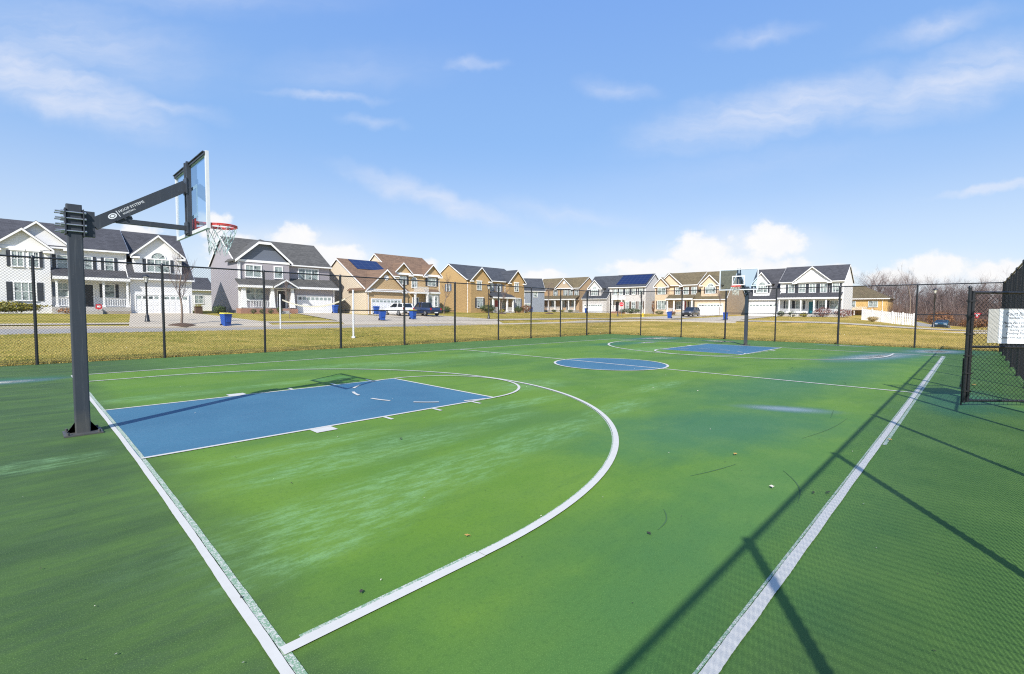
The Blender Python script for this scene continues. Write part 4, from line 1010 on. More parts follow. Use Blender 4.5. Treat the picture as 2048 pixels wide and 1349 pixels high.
# volleyball posts with a sagging tape between them
vp = [Vector((12.22,16.46,Z(12.22,16.46))), Vector((12.14,27.0,Z(12.14,27.0)))]
for q, lab in zip(vp, ('white volleyball post nearer the fence, on the olive grass','white volleyball post farther off, in front of the grey house porch')):
    r = thing('volleyball_post', lab, 'post', q, 0, 'volleyball posts on the lawn')
    mb = MB(); mb.lathe([(.052,-.1),(.052,2.66),(.04,2.69)],0,0,12); mb.build('post', M['board_frame'], r)
    mb = MB(); mb.lathe([(.10,-.02),(.11,.05),(.07,.09)],0,0,12); mb.build('collar', M['white_metal'], r)
    for z in (2.45,1.2):
        mb = MB(); mb.tube((0,-.09,z),(0,.09,z),.012,.012,6); mb.build('eye_bolt', M['steel'], r)
M['tape'] = plain('cream_canvas_tape', (.62,.58,.46), .9, .15, 4)
tp = thing('volleyball_net', 'sagging cream net tape strung between the two white volleyball posts', 'net', (0,0,0))
mb = MB(); N = 24; a = vp[0]+Vector((0,.0,2.42)); b = vp[1]+Vector((0,0,2.35)); pts = []
for k in range(N+1):
    t = k/N; q = a.lerp(b,t); q.z -= .62*4*t*(1-t)*(1-.25*(t-.5)); pts.append(q)
for q, r in zip(pts[2:], pts[3:-1]):
    mb.add([(q.x-.006,q.y,q.z-.045),(q.x+.006,q.y,q.z-.045),(q.x+.006,q.y,q.z+.045),(q.x-.006,q.y,q.z+.045),(r.x-.006,r.y,r.z-.045),(r.x+.006,r.y,r.z-.045),(r.x+.006,r.y,r.z+.045),(r.x-.006,r.y,r.z+.045)],[(0,1,5,4),(1,2,6,5),(2,3,7,6),(3,0,4,7)])
mb.build('tape', M['tape'], tp)
mb = MB(); mb.path(pts[:3], .008, 5); mb.path(pts[-3:], .008, 5); mb.build('rope', M['dark'], tp)

# vehicles ---------------------------------------------------------
def paint(name, col):
    m, g, p = newmat(name); p.inputs['Base Color'].default_value = c4(col); p.inputs['Roughness'].default_value = .28; p.inputs['Coat Weight'].default_value = .6; p.inputs['Coat Roughness'].default_value = .06
    g.lk(g.mix(g.noise(g.obj(), 2, 4), tuple(c*.92 for c in col), tuple(min(1,c*1.06) for c in col)), p.inputs['Base Color']); return m
M['car_glass'] = plain('car_glass', (.012,.018,.026), .06, .1, spec=.8)
M['tail_red'] = plain('tail_lamp_red', (.38,.01,.01), .2, .1); M['head_lamp'] = plain('headlamp_lens', (.7,.72,.74), .12, .05)
def car(label, loc, rz, col, L=4.6, W=1.82, H=1.62, kind='suv', cat='car', name='parked_car'):
    root = thing(name, label, cat, loc, rz, 'cars parked in the drives')
    body = paint(label.split()[0]+'_car_paint', col)
    hw = W/2; f = L/2
    # lower body: sections along x, front at +x
    if kind == 'pickup': top = [(-f,.70),(-f+.05,1.02),(-.45,1.04),(-.4,1.06),(1.0,1.08),(f-.35,1.02),(f-.05,.86),(f,.66)]
    else: top = [(-f,.66),(-f+.06,.98),(-f+.5,1.02),(0,1.0),(.95,1.0),(f-.45,.90),(f-.1,.76),(f,.60)]
    xs_ = [q[0] for q in top]; mb = MB(); rows = []
    for x, zt in top:
        e = abs(x)/f; w = hw*(1-.10*max(0,e-.75)/.25); zl = .24+.10*max(0,e-.8)/.2
        rows.append([(x,-w*.93,zl),(x,-w,zl+.16),(x,-w*1.0,zt-.22),(x,-w*.95,zt-.04),(x,-w*.84,zt),(x,w*.84,zt),(x,w*.95,zt-.04),(x,w*1.0,zt-.22),(x,w,zl+.16),(x,w*.93,zl)])
    o = 0
    for r in rows: mb.v += r
    n = 10
    for i in range(len(rows)-1):
        for j in range(n): mb.f.append((i*n+j, i*n+(j+1)%n, (i+1)*n+(j+1)%n, (i+1)*n+j)); mb.sm.append(True)
    mb.f.append(tuple(range(n-1,-1,-1))); mb.sm.append(False); mb.f.append(tuple(range((len(rows)-1)*n, len(rows)*n))); mb.sm.append(False)
    if kind == 'pickup': cab = [(-.55,1.0),(-.45,H-.02),(-.1,H),(.55,H-.02),(1.15,1.02)]
    elif kind == 'sedan': cab = [(-1.75,1.0),(-1.05,H-.04),(-.3,H),(.35,H-.03),(1.2,.98)]
    else: cab = [(-f+.12,1.0),(-f+.42,H-.06),(-1.0,H),(.15,H-.02),(1.15,.98)]
    # roof and pillars
    zr = H
    roof = [q for q in cab[1:-1]]
    rw = hw*.70
    for (xa,za),(xb,zb) in zip(roof, roof[1:]):
        mb.add([(xa,-rw,za),(xb,-rw,zb),(xb,rw,zb),(xa,rw,za),(xa,-rw,za-.07),(xb,-rw,zb-.07),(xb,rw,zb-.07),(xa,rw,za-.07)],[(0,1,2,3),(7,6,5,4),(0,4,5,1),(2,6,7,3),(1,5,6,2),(3,7,4,0)], True)
    bw = hw*.86
    for s in (-1,1):
        def pil(x0,z0,x1,z1,w): mb.beam((x0,s*bw,z0),(x1,s*rw,z1),w,.05)
        pil(cab[0][0],cab[0][1]-.03,cab[1][0],cab[1][1]-.03,.05); pil(cab[-1][0],cab[-1][1]-.03,cab[-2][0],cab[-2][1]-.03,.04)
        xm = (cab[1][0]+cab[-2][0])/2; pil(xm,1.0,xm,H-.05,.04)
        mb.beam((1.0,s*(hw*.95),1.02),(1.0,s*(hw+.16),1.06),.05,.06)
    mb.build('body', body, root)
    # greenhouse glass
    gb = MB(); bw2, rw2 = hw*.835, hw*.685
    ring = lambda w, pts: [(x, w[i], z) for i,(x,z) in enumerate(pts)]
    l0 = cab[0]; pts = [(cab[0][0]+.03,cab[0][1]-.05)]+[(x,z-.035) for x,z in cab[1:-1]]+[(cab[-1][0]-.03,cab[-1][1]-.05)]
    ws = [bw2]+[rw2]*(len(cab)-2)+[bw2]
    A = [(x,-w,z) for (x,z),w in zip(pts,ws)]; B = [(x,w,z) for (x,z),w in zip(pts,ws)]
    k = len(A); gb.add(A+B, [tuple(range(k)), tuple(range(2*k-1,k-1,-1))]+[(i+1,i,i+k,i+1+k) for i in range(k-1)]+[(0,k-1,2*k-1,k)])
    gb.build('window_glass', M['car_glass'], root)
    for sx in (-1.36,1.38):
        for s in (-1,1):
            mb = MB(); cx, cy, r = sx*L/4.6, s*(hw-.10), .34
            vs = []
            for yy in (cy-.11*s, cy+.11*s):
                for q in range(20): vs.append((cx+r*math.cos(q*math.pi/10), yy, .345+r*math.sin(q*math.pi/10)))
            mb.add(vs, [(i,(i+1)%20,(i+1)%20+20,i+20) for i in range(20)]+[tuple(range(20)),tuple(range(39,19,-1))])
            wv = mb.build('wheel', M['rubber'], root)
            mb = MB()
            for q in range(5):
                t = q*2*math.pi/5; mb.beam((cx,cy+.118*s,.345),(cx+.2*math.cos(t),cy+.118*s,.345+.2*math.sin(t)),.012,.035)
            P = [(cx+rr_*math.cos(q*math.pi/10), .345+rr_*math.sin(q*math.pi/10)) for rr_ in (.22,) for q in range(20)]
            mb.ext_y(P, cy+.105*s, cy+.113*s); mb.build('rim', M['steel'], wv)
    for s in (-1,1):
        mb = MB(); mb.box(f-.20,f-.06,s*hw*.62-.17,s*hw*.62+.17,.66,.78); mb.build('headlight', M['head_lamp'], root)
        mb = MB(); mb.box(-f-.005,-f+.10,s*hw*.80-.09,s*hw*.80+.09,.72,.98); mb.build('tail_light', M['tail_red'], root)
    mb = MB(); mb.box(-f-.04,-f+.12,-hw*.86,hw*.86,.30,.52); mb.box(f-.1,f+.03,-hw*.86,hw*.86,.28,.46); mb.box(f-.08,f+.012,-hw*.45,hw*.45,.50,.66); mb.build('bumper', M['rubber'], root)
    mb = MB(); mb.box(-f-.045,-f-.041,-.26,.26,.36,.49); mb.build('number_plate', M['white_metal'], root)
    if kind == 'pickup':
        mb = MB(); mb.box(-f+.12,-.62,-hw*.80,hw*.80,1.03,1.06); mb.build('bed_cover', M['rubber'], root)
def cz(x,y): return (x,y,Z(x,y)+.04)
car('white estate car parked before the tan house garage, tail to the street', cz(32.4,43.4), RD(90), (.74,.75,.76), 4.5, 1.8, 1.55)
car('dark blue pickup truck parked beside the white car on the tan house drive', cz(35.6,42.4), RD(88), (.02,.035,.09), 5.2, 1.9, 1.72, 'pickup', 'truck', 'pickup_truck')
car('dark grey car parked nose out on the peach house drive', cz(79.6,26.4), RD(186), (.055,.055,.062), 4.7, 1.85, 1.62)
car('blue car far off by the street lamp, half hidden by the lawn', (101,-5.0,Z(101,-5.0)-.12), RD(178), (.01,.05,.075), 4.2, 1.7, 1.35)

# planting ---------------------------------------------------------
M['yew'] = leafmat('green_shrub_leaves', (.035,.065,.015), (.085,.12,.025), (.02,.04,.012))
M['gold'] = leafmat('yellow_green_leaves', (.22,.21,.025), (.36,.30,.045), (.10,.11,.02))
M['rust'] = leafmat('rusty_brown_leaves', (.22,.085,.03), (.33,.16,.05), (.10,.04,.025))
M['redleaf'] = leafmat('dark_red_leaves', (.15,.035,.03), (.26,.075,.05), (.07,.025,.02))
M['straw'] = leafmat('dry_grass_blades', (.36,.25,.09), (.46,.34,.14), (.22,.14,.05))
def bush(label, x, y, rx, ry, hgt, mat, n=700, leaf=.09, z=None, rz=0, name='shrub', group=None, seed=1):
    rr = random.Random(seed*977+int(x*13)); mb = MB(); z0 = Z(x,y) if z is None else z
    for i in range(n):
        # shell weighted, lumpy
        u = rr.uniform(-1,1); t = rr.uniform(0,2*math.pi); q = math.sqrt(1-u*u)
        d = Vector((q*math.cos(t), q*math.sin(t), u)); lump = .82+.30*mnoise.noise(d*2.3+Vector((seed*3.1,x,y)))
        r = (rr.uniform(.35,1)**.45)*lump
        c = Vector((d.x*rx*r, d.y*ry*r, hgt*(.48+.5*d.z*r)))
        if c.z < .02: continue
        nrm = (d+Vector((rr.uniform(-.8,.8),rr.uniform(-.8,.8),rr.uniform(-.4,.9)))).normalized(); a = nrm.orthogonal().normalized(); a.rotate(Matrix.Rotation(rr.uniform(0,6.28),3,nrm)); b = nrm.cross(a)
        s = leaf*rr.uniform(.6,1.3)
        mb.quad(c-a*s*.5, c+b*s*.32, c+a*s*.6, c-b*s*.32)
    root = thing(name, label, 'shrub', (x,y,z0), rz, group)
    mb.build('foliage', M[mat], root)
    mb = MB()
    for k in range(5):
        t = k*1.26; mb.tube((.05*math.cos(t),.05*math.sin(t),-.05),(rx*.5*math.cos(t),ry*.5*math.sin(t),hgt*.55),.022,.008,5)
    mb.build('stem', M['bark'], root); return root
bush('long golden green hedge under the white house bay window', -2.6,48.3,4.2,.7,1.15,'gold',5200,.15,seed=2)
bush('low rusty shrub at the left end of the white house porch', 2.2,47.5,1.0,.5,.6,'rust',500,.1,seed=3)
for k,(u,lab) in enumerate(((5.3,'left'),(6.2,'second'),(7.1,'third'))):
    bush('small round green shrub before the grey house brick porch base, %s of three' % lab, 12+u,48.9,.38,.38,.6,'yew',300,.08,seed=10+k,group='small shrubs by the brick porch')
bush('upright dark green shrub beside the grey house porch steps', 20.0,48.7,.45,.45,.95,'yew',400,.09,seed=15)
bush('broad green shrub at the right corner of the tan house', 45.2,50.6,1.5,1.0,1.25,'yew',1300,.12,seed=20)
bush('dark clipped hedge under the left window of the ochre brick house', 56.9,53.2,2.3,.8,1.7,'yew',1900,.13,seed=21)
bush('rusty topped hedge at the right corner of the ochre brick house', 66.8,53.0,1.8,.9,1.8,'rust',1600,.13,seed=22)
bush('dark green shrub left of the rusty hedge by the ochre brick house', 64.4,52.8,1.0,.8,1.5,'yew',900,.13,seed=23)
bush('small green shrub by the ochre brick house porch steps', 59.8,52.6,.8,.7,.8,'gold',500,.11,seed=24)
bush('green and gold shrub beside the beige garage', 94.3,73.2,.8,.8,1.3,'gold',600,.13,seed=25)
for k in range(3): bush('low shrub in front of the beige house porch railing, %s of three' % ('leftmost','middle','rightmost')[k], 95.4+.1*k,69.5-2.6*k,.6,1.0,.7,'yew' if k!=1 else 'gold',500,.12,seed=26+k,group='shrubs before the beige porch')
bush('long dark hedge under the ground floor windows of the pale grey house', 92.2,45.4,.8,3.4,1.35,'yew',2300,.14,seed=30)
bush('dark columnar evergreen at the left corner of the peach house', 91.2,39.4,.6,.6,3.4,'rust',1100,.12,seed=31)
bush('low green shrub under the left window of the peach house', 90.2,37.6,.7,1.3,.9,'yew',700,.12,seed=32)
bush('rusty shrub beside the peach house porch', 89.6,34.6,.6,.9,.9,'rust',500,.12,seed=33)
for k,(yy,mt,lab) in enumerate(((14.9,'yew','nearest the garage'),(13.2,'yew','in the middle'),(11.6,'gold','beside the steps'))):
    bush('round shrub before the porch of the teal door house, %s' % lab, 89.0,yy,.6,.75,1.1 if k<2 else .8,mt,600,.12,seed=34+k,group='porch shrubs of the teal door house')
bush('large reddish brown shrub before the porch of the teal door house', 88.6,8.9,.9,1.7,1.75,'redleaf',1500,.12,seed=40)
bush('wide dark red shrub at the right corner of the teal door house', 87.6,5.9,1.0,1.8,1.5,'redleaf',1500,.12,seed=41)
bush('round straw coloured grass clump before the white vinyl fence', 78.5,1.1,.75,.75,.75,'straw',800,.12,seed=42,name='grass_clump')
bush('dark leafy shrub at the left corner of the grey house by the white car drive', 13.6,47.6,.75,.6,1.05,'yew',800,.1,seed=43)

def branch(mb, tw, p, d, L, r, lev, rr, spread=.55, up=.18):
    n = 3 if lev else 4; q = p
    for i in range(n):
        d2 = (d+Vector((rr.uniform(-.16,.16),rr.uniform(-.16,.16),rr.uniform(-.05,.12)))).normalized()
        q2 = q+d2*(L/n); r2 = r*(1-.55*(i+1)/n)
        (mb if lev == 0 else tw).tube(q, q2, r*(1-.55*i/n), r2, 7 if lev == 0 else (4 if lev < 2 else 3), False)
        if lev < 3 and (i > 0 or lev > 0):
            for k in range(2 if lev < 2 else 3):
                t = rr.uniform(0,6.28); a = d2.orthogonal().normalized(); a.rotate(Matrix.Rotation(t,3,d2))
                nd = (d2*(1-spread*.6)+a*spread+Vector((0,0,up))).normalized()
                branch(mb, tw, q.lerp(q2, rr.uniform(.2,1)), nd, L*rr.uniform(.42,.62), max(r2*.6,.006), lev+1, rr, spread, up)
        q, d = q2, d2
def tree_meshes(seed, H, r, spread, up, clear=.3):
    rr = random.Random(seed); mb = MB(); tw = MB()
    mb.tube((0,0,-.2),(0,0,H*clear*.4), r*1.25, r*1.05, 8, False); p = Vector((0,0,H*clear*.4)); q = Vector((rr.uniform(-.05,.05)*H*.3,rr.uniform(-.05,.05)*H*.3,H*clear))
    mb.tube(p, q, r*1.05, r, 8, False)
    branch(mb, tw, q, Vector((rr.uniform(-.1,.1),rr.uniform(-.1,.1),1)).normalized(), H*(1-clear)*.82, r, 0, rr, spread, up)
    return mb, tw
def bare_tree(label, x, y, H, r, seed, spread=.5, up=.25, clear=.35, group=None, mound=False, bark='bark'):
    root = thing('bare_tree', label, 'tree', (x,y,Z(x,y)), seed, group)
    mb, tw = tree_meshes(seed, H, r, spread, up, clear)
    mb.build('trunk', M[bark], root); tw.build('crown', M['twig'], root)
    if mound:
        m_ = MB(); m_.lathe([(.95,-.05),(.8,.07),(.5,.15),(.12,.19)],0,0,18); m_.build('mulch_mound', M['mulch'], root)
    return root
bare_tree('young bare tree on a mulch mound in front of the white house garage', 7.32,32.5,4.3,.075,3,.5,.5,.20,mound=True)
bare_tree('young bare tree between the tan house and the ochre brick house', 43.5,48.5,4.6,.07,5,.5,.4,.3)
bare_tree('slender bare tree in front of the ochre brick house porch', 55.3,48.2,4.0,.06,8,.5,.4,.3,mound=True)
bare_tree('bare tree on a mulch ring before the beige garage', 67.5,48.0,5.2,.085,12,.55,.3,.3,mound=True)
bare_tree('thin bare sapling left of the white car drive by the peach house', 84,37.8,3.6,.05,15,.45,.5,.35)
bare_tree('thin bare sapling in front of the peach garage door', 86.2,24.1,4.0,.05,17,.45,.5,.35)
bare_tree('thin bare sapling on the verge in front of the grey house porch', 17.2,38.5,2.9,.035,19,.4,.6,.3)
bare_tree('pale slender bare tree rising above the far end of the white vinyl fence', 104,-.8,7.2,.10,61,.4,.5,.25)
# bare woods behind the far fence: a few meshes, each tree its own object
protos = []
for s_ in range(6):
    mb, tw = tree_meshes(100+s_, 11.0, .17, .58, .15, .14)
    protos.append((mb, tw))
base = []
for i, (mb, tw) in enumerate(protos):
    r = thing('bare_tree', 'grey brown bare tree of the distant woodland', 'tree', (0,0,0), 0, 'bare woodland trees beyond the lawn')
    mb.build('trunk', M['wood_bark'], r); tw.build('crown', M['twig'], r); base.append(r)
wr = random.Random(77); spots = []
for k in range(150):
    x = wr.uniform(124,156); y = wr.uniform(-24,9)-(x-124)*.1
    spots.append((x,y))
for k, (x, y) in enumerate(spots):
    o = base[k] if k < 6 else copy_tree(base[k % 6])
    s = wr.uniform(.52,.82); o.location = (x, y, -.9 if y < 2 else Z(x,y)-.3); o.rotation_euler = (0,0,wr.uniform(0,6.28)); o.scale = (s*1.1,s*1.1,s*(1.10 if k % 9 == 0 else .96))
# brush under the trees
mb = MB()
for i in range(42000):
    x = wr.uniform(120,158); y = wr.uniform(-30,10)-(x-120)*.08; z0 = -.9; h_ = wr.uniform(.5,1.0)*(2.6+7.0*max(0,mnoise.noise(Vector((x*.15,y*.15,0)))+.35))
    d = Vector((wr.uniform(-.4,.4),wr.uniform(-.4,.4),1))*h_; s = Vector((wr.uniform(-1,1),wr.uniform(-1,1),0)).normalized()*.02*wr.uniform(.6,1.6)
    p_ = Vector((x,y,z0)); mb.add([p_-s,p_+s,p_+d],[(0,1,2)])
    for q in range(2):
        b_ = p_+d*wr.uniform(.3,.85); e = b_+Vector((wr.uniform(-1,1),wr.uniform(-1,1),wr.uniform(.2,1)))*h_*.32; mb.add([b_-s*.7,b_+s*.7,e],[(0,1,2)])
M['brush'] = leafmat('tangled_brush', (.19,.13,.11), (.25,.17,.135), (.16,.10,.085))
tag(mb.build('undergrowth', M['brush']), 'tangled grey brown undergrowth filling the bare woodland', 'undergrowth', kind='stuff')
for k,(x,y,h_,lab) in enumerate(((116,-4.2,3.4,'orange brown shrub below the bare woods right of the street lamp'),(114.5,-8.8,2.0,'low orange brown shrub row behind the gate'),(117,.8,2.6,'rusty shrub at the wood edge behind the vinyl fence'))):
    bush(lab, x,y,1.5,2.6,h_,'rust',1700,.2,z=-.7,seed=70+k)

# white vinyl fence beyond the teal door house
wf = thing('vinyl_fence', 'white vinyl fence stepping down the slope beside the yellow house', 'fence', (0,0,0))
P0 = Vector((81.8,2.7,0)); P1 = Vector((80.2,-3.0,0)); seg = 5
for i in range(seg+1):
    q = P0.lerp(P1, i/seg); z = Z(q.x,q.y); mb = MB(); mb.box(q.x-.065,q.x+.065,q.y-.065,q.y+.065,z-.3,z+1.62); mb.box(q.x-.08,q.x+.08,q.y-.08,q.y+.08,z+1.621,z+1.67); mb.build('post', M['vinyl'], wf)
for i in range(3):
    a, b = P0.lerp(P1,i/seg), P0.lerp(P1,(i+1)/seg); mb = MB(); k = 9
    for j in range(k):
        q, r = a.lerp(b,(j+.12)/k), a.lerp(b,(j+.98)/k); za, zb = Z(q.x,q.y), Z(r.x,r.y)
        mb.add([(q.x-.02,q.y,za-.1),(q.x+.02,q.y,za-.1),(q.x+.02,q.y,za+1.5),(q.x-.02,q.y,za+1.5),(r.x-.02,r.y,zb-.1),(r.x+.02,r.y,zb-.1),(r.x+.02,r.y,zb+1.5),(r.x-.02,r.y,zb+1.5)],[(3,2,1,0),(4,5,6,7),(0,1,5,4),(1,2,6,5),(2,3,7,6),(3,0,4,7)])
    mb.build('panel', M['vinyl'], wf)
for i in range(3, 5):
    a, b = P0.lerp(P1,i/seg), P0.lerp(P1,(i+1)/seg); mb = MB()
    for j in range(6):
        q = a.lerp(b,(j+.5)/6); z = Z(q.x,q.y); mb.box(q.x-.02,q.x+.02,q.y-.065,q.y+.065,z-.1,z+1.55)
    for zz in (.35,1.2): mb.beam((a.x+.04,a.y,Z(a.x,a.y)+zz),(b.x+.04,b.y,Z(b.x,b.y)+zz),.02,.045)
    mb.build('picket_panel', M['vinyl'], wf)

# small garden things
for (x,y,rz,lab) in ((88.0,15.6,-1.4,'white garden chair before the teal door house garage corner'),(87.8,12.6,-1.7,'white garden chair on the lawn before the porch shrubs')):
    r = thing('garden_chair', lab, 'chair', (x,y,Z(x,y)), rz, 'white garden chairs')
    mb = MB(); mb.add([(-.3,-.3,.40),(.3,-.3,.40),(.3,.3,.30),(-.3,.3,.30),(-.3,-.3,.43),(.3,-.3,.43),(.3,.3,.33),(-.3,.3,.33)],[(3,2,1,0),(4,5,6,7),(0,1,5,4),(1,2,6,5),(2,3,7,6),(3,0,4,7)]); mb.build('seat', M['white_trim'], r)
    mb = MB()
    for k in range(5): mb.beam((-.24+.12*k,.28,.32),(-.30+.15*k,.55,1.0-.04*abs(k-2)),.05,.012)
    mb.build('backrest', M['white_trim'], r)
    for s in (-1,1):
        mb = MB(); mb.box(s*.36-.07,s*.36+.07,-.36,.42,.58,.61); mb.build('armrest', M['white_trim'], r)
        mb = MB(); mb.box(s*.33-.025,s*.33+.025,-.3,-.2,0,.58); mb.build('leg', M['white_trim'], r)
        mb = MB(); mb.box(s*.33-.025,s*.33+.025,.2,.3,0,.58); mb.build('leg', M['white_trim'], r)
r = thing('outdoor_unit', 'dark air conditioning unit at the foot of the grey house side wall', 'air conditioner', (15.6,54.5,1.2))
mb = MB(); mb.box(-.4,.4,-.4,.4,0,.75); mb.build('casing', M['dark'], r); mb = MB(); mb.lathe([(.34,.751),(.34,.79),(.1,.8)],0,0,16); mb.build('fan_grille', M['steel'], r)
r = thing('planter_box', 'brown wooden planter at the right corner of the white house garage', 'planter', (11.9,48.2,Z(11.9,48.2)))
mb = MB(); mb.box(-.3,.3,-.3,.3,0,.7); mb.box(-.34,.34,-.34,.34,.701,.76); mb.build('box', M['mulch'], r)
mb = MB()
for k in range(60):
    a = Vector((wr.uniform(-.25,.25),wr.uniform(-.25,.25),.76)); mb.add([a, a+Vector((.03,0,0)), a+Vector((wr.uniform(-.1,.1),wr.uniform(-.1,.1),wr.uniform(.1,.3)))],[(0,1,2)])
mb.build('plant', M['gold'], r)

# dry grass: blades over the nearer lawn
gr = random.Random(3); mb = MB(); gv, gf = mb.v, mb.f
def blades(n, fx, fy, hmin, hmax):
    for i in range(n):
        x, y = fx(), fy(); z = Z(x,y)-.03; h_ = gr.uniform(hmin,hmax)
        t = gr.uniform(0,6.28); w = .012; cx, sy = math.cos(t)*w, math.sin(t)*w; lx, ly = gr.uniform(-.6,.6)*h_, gr.uniform(-.6,.6)*h_
        o = len(gv); gv.extend(((x-cx,y-sy,z),(x+cx,y+sy,z),(x+lx,y+ly,z+h_))); gf.append((o,o+1,o+2)); mb.sm.append(False)
blades(42000, lambda: gr.uniform(-7,33), lambda: 11.86+13*gr.random()**1.5, .05,.10)
blades(26000, lambda: 31.4+26*gr.random()**1.5, lambda: gr.uniform(-16,13), .05,.11)
blades(7000, lambda: gr.uniform(4,32), lambda: -9.85-2.0*gr.random(), .05,.14)
blades(9000, lambda: gr.uniform(-7,31.2), lambda: 11.69+.22*gr.random()+.05*math.sin(gr.random()*60), .05,.13); blades(7000, lambda: 31.19+.25*gr.random(), lambda: gr.uniform(-9.7,11.7), .07,.15)
M['blade'] = leafmat('dormant_grass_blades', (.39,.305,.078), (.48,.365,.11), (.24,.205,.04), .9)
tag(mb.build('lawn_grass', M['blade']), 'dormant straw and olive grass covering the lawn outside the fence', 'grass', kind='stuff')

# leaves and crumbs on the court
M['leaf_pale'] = plain('bleached_leaf', (.55,.50,.42), .8, .15, 30); M['leaf_tan'] = plain('tan_leaf', (.42,.25,.06), .8, .25, 30); M['leaf_dark'] = plain('dark_rotted_leaf', (.03,.025,.02), .8, .3, 30)
def leaf(label, x, y, s, mat, rz):
    r = random.Random(int(x*100)); mb = MB(); n = 9; up = []; lo = []
    for k in range(n):
        t = k/(n-1); w = s*.34*math.sin(math.pi*min(1,t*1.02))**.7*(1+.35*math.sin(t*16)); zz = s*(.10+.22*(t-.5)**2+.05*r.random())
        up.append((s*(t-.5), w, zz+.12*w)); lo.append((s*(t-.5), -w*.9, zz+.2*w))
    mb.add(up+lo, [(k,k+1,k+1+n,k+n) for k in range(n-1)]); mb.tube((-s*.5,0,s*.15),(-s*.75,s*.05,.006),.002,.001,4)
    o = tag(mb.build('fallen_leaf', M[mat]), label, 'leaf', 'fallen leaves on the court')
    o.location = (x,y,.013); o.rotation_euler = (0,0,rz)
# scattered grit, seed husks and crumbs
cr = random.Random(21)
for nm_g, mt, cnt, lab in (('court_debris','leaf_dark',240,'dark crumbs and bits of leaf scattered over the court'),('court_debris','leaf_pale',150,'pale seed husks and chips scattered over the court')):
    mb = MB()
    for i in range(cnt):
        x, y = cr.uniform(-2.5,16), cr.uniform(-9.3,9); s = cr.uniform(.004,.011)*(1.7 if cr.random() < .08 else 1); t = cr.uniform(0,6.28)
        a = Vector((math.cos(t),math.sin(t),0))*s; b = Vector((-math.sin(t),math.cos(t),0))*s*cr.uniform(.35,.8); c = Vector((x,y,.013))
        mb.quad(c-a, c-b*.9, c+a*.9+Vector((0,0,s*.5)), c+b+Vector((0,0,s*.3)))
    tag(mb.build(nm_g, M[mt]), lab, 'debris', kind='stuff')
leaf('pale curled leaf on the green court left of the long fence shadow', 4.24,-7.27,.06,'leaf_pale',.4)
leaf('small dark leaf beside the white sideline, left of the pair', 4.36,-7.60,.04,'leaf_dark',.2)
leaf('small dark leaf touching the white sideline, right of the pair', 4.46,-7.70,.05,'leaf_dark',-.3)
leaf('dark leaf inside the near three point line, close to the camera', .52,-6.02,.035,'leaf_dark',.9)
leaf('yellowish curled leaf just inside the three point curve', 1.45,-5.92,.04,'leaf_tan',2.2)
leaf('dark leaf outside the three point curve on plain green', 2.47,-6.89,.04,'leaf_dark',1.2)
leaf('orange tan leaf lying midway to the wet streak', 5.12,-6.62,.06,'leaf_tan',.1)
leaf('tan leaf by the right hand sideline past the post shadow', 7.33,-7.88,.06,'leaf_tan',.6)
leaf('dark leaf beside the near key block', 2.62,-3.2,.05,'leaf_dark',.8)
leaf('tan leaf on the wet green beyond the gate', 15.2,-8.7,.12,'leaf_tan',.5)

# ------------------------------------------------------------------ sky, sun, camera
YAW, PITCH, ROLL = .7686, -.0545, .0076
SUN = Vector((-1.04, -.65, 1.0)).normalized()
elev = math.asin(SUN.z); rot = math.atan2(SUN.x, SUN.y)
w = bpy.data.worlds.new("World"); sc.world = w; w.use_nodes = True; g = G(w.node_tree); w.node_tree.nodes.clear()
sky = g.n('ShaderNodeTexSky', sky_type='NISHITA'); sky.sun_disc = False; sky.sun_elevation = elev; sky.sun_rotation = rot
sky.altitude = 60; sky.air_density = 1.0; sky.dust_density = .6; sky.ozone_density = 2.2
d = g.n('ShaderNodeTexCoord').outputs['Generated']
rv = g.n('ShaderNodeVectorRotate', rotation_type='Z_AXIS'); g.lk(d, rv.inputs['Vector']); rv.inputs['Angle'].default_value = -YAW
x, y, z = g.sep(rv.outputs[0]); xs_ = g.m('MAXIMUM', x, .08)
u = g.m('DIVIDE', g.m('MULTIPLY', y, -1), xs_); v = g.m('DIVIDE', z, xs_)
uv = g.comb(u, v, 0.0)
ahead = g.rng(x, .06, .25)
def ell(px, py, rx, ry, ang=0):
    vv = g.mapping(wv, loc=((px-1024)/954.0, (622-py)/954.0, 0), rot=(0,0,RD(ang)), scale=(rx/954.0, ry/954.0, 1), typ='TEXTURE')
    return g.m('SUBTRACT', 1.0, g.vm('LENGTH', vv), clamp=True)
def mx(l):
    r = l[0]
    for q in l[1:]: r = g.m('MAXIMUM', r, q)
    return r
# cumulus low over the horizon
nb = g.n('ShaderNodeTexNoise'); g.lk(uv, nb.inputs['Vector']); nb.inputs['Scale'].default_value = 16; nb.inputs['Detail'].default_value = 6
wv = g.vm('ADD', uv, g.vm('MULTIPLY', g.vm('SUBTRACT', nb.outputs['Color'], (.5,.5,.5)), (.045,.035,0)))
cum = mx([ell(*q) for q in ((1395,500,90,58),(1535,480,105,58),(1300,535,150,34),(1470,540,270,48),(1655,540,85,26),(1865,532,120,46),(2000,540,140,44),(1780,548,90,30),(590,480,75,44),(665,515,130,36),(430,455,60,44),(470,500,90,40),(1085,552,70,20),(805,535,110,26),(280,470,80,24),(2150,530,140,40))])
nc = g.noise(g.mapping(uv, scale=(1,1.25,1)), 26, 8, .6)
cmask = g.rng(g.m('ADD', cum, g.m('MULTIPLY', g.m('SUBTRACT', nc, .5), .95)), .22, .62)
cmask = g.m('MULTIPLY', cmask, g.rng(cum, .02, .16))
veil = mx([ell(*q) for q in ((1420,545,420,90),(600,520,260,90),(1930,560,260,80),(1060,560,240,50),(1500,500,220,80))])
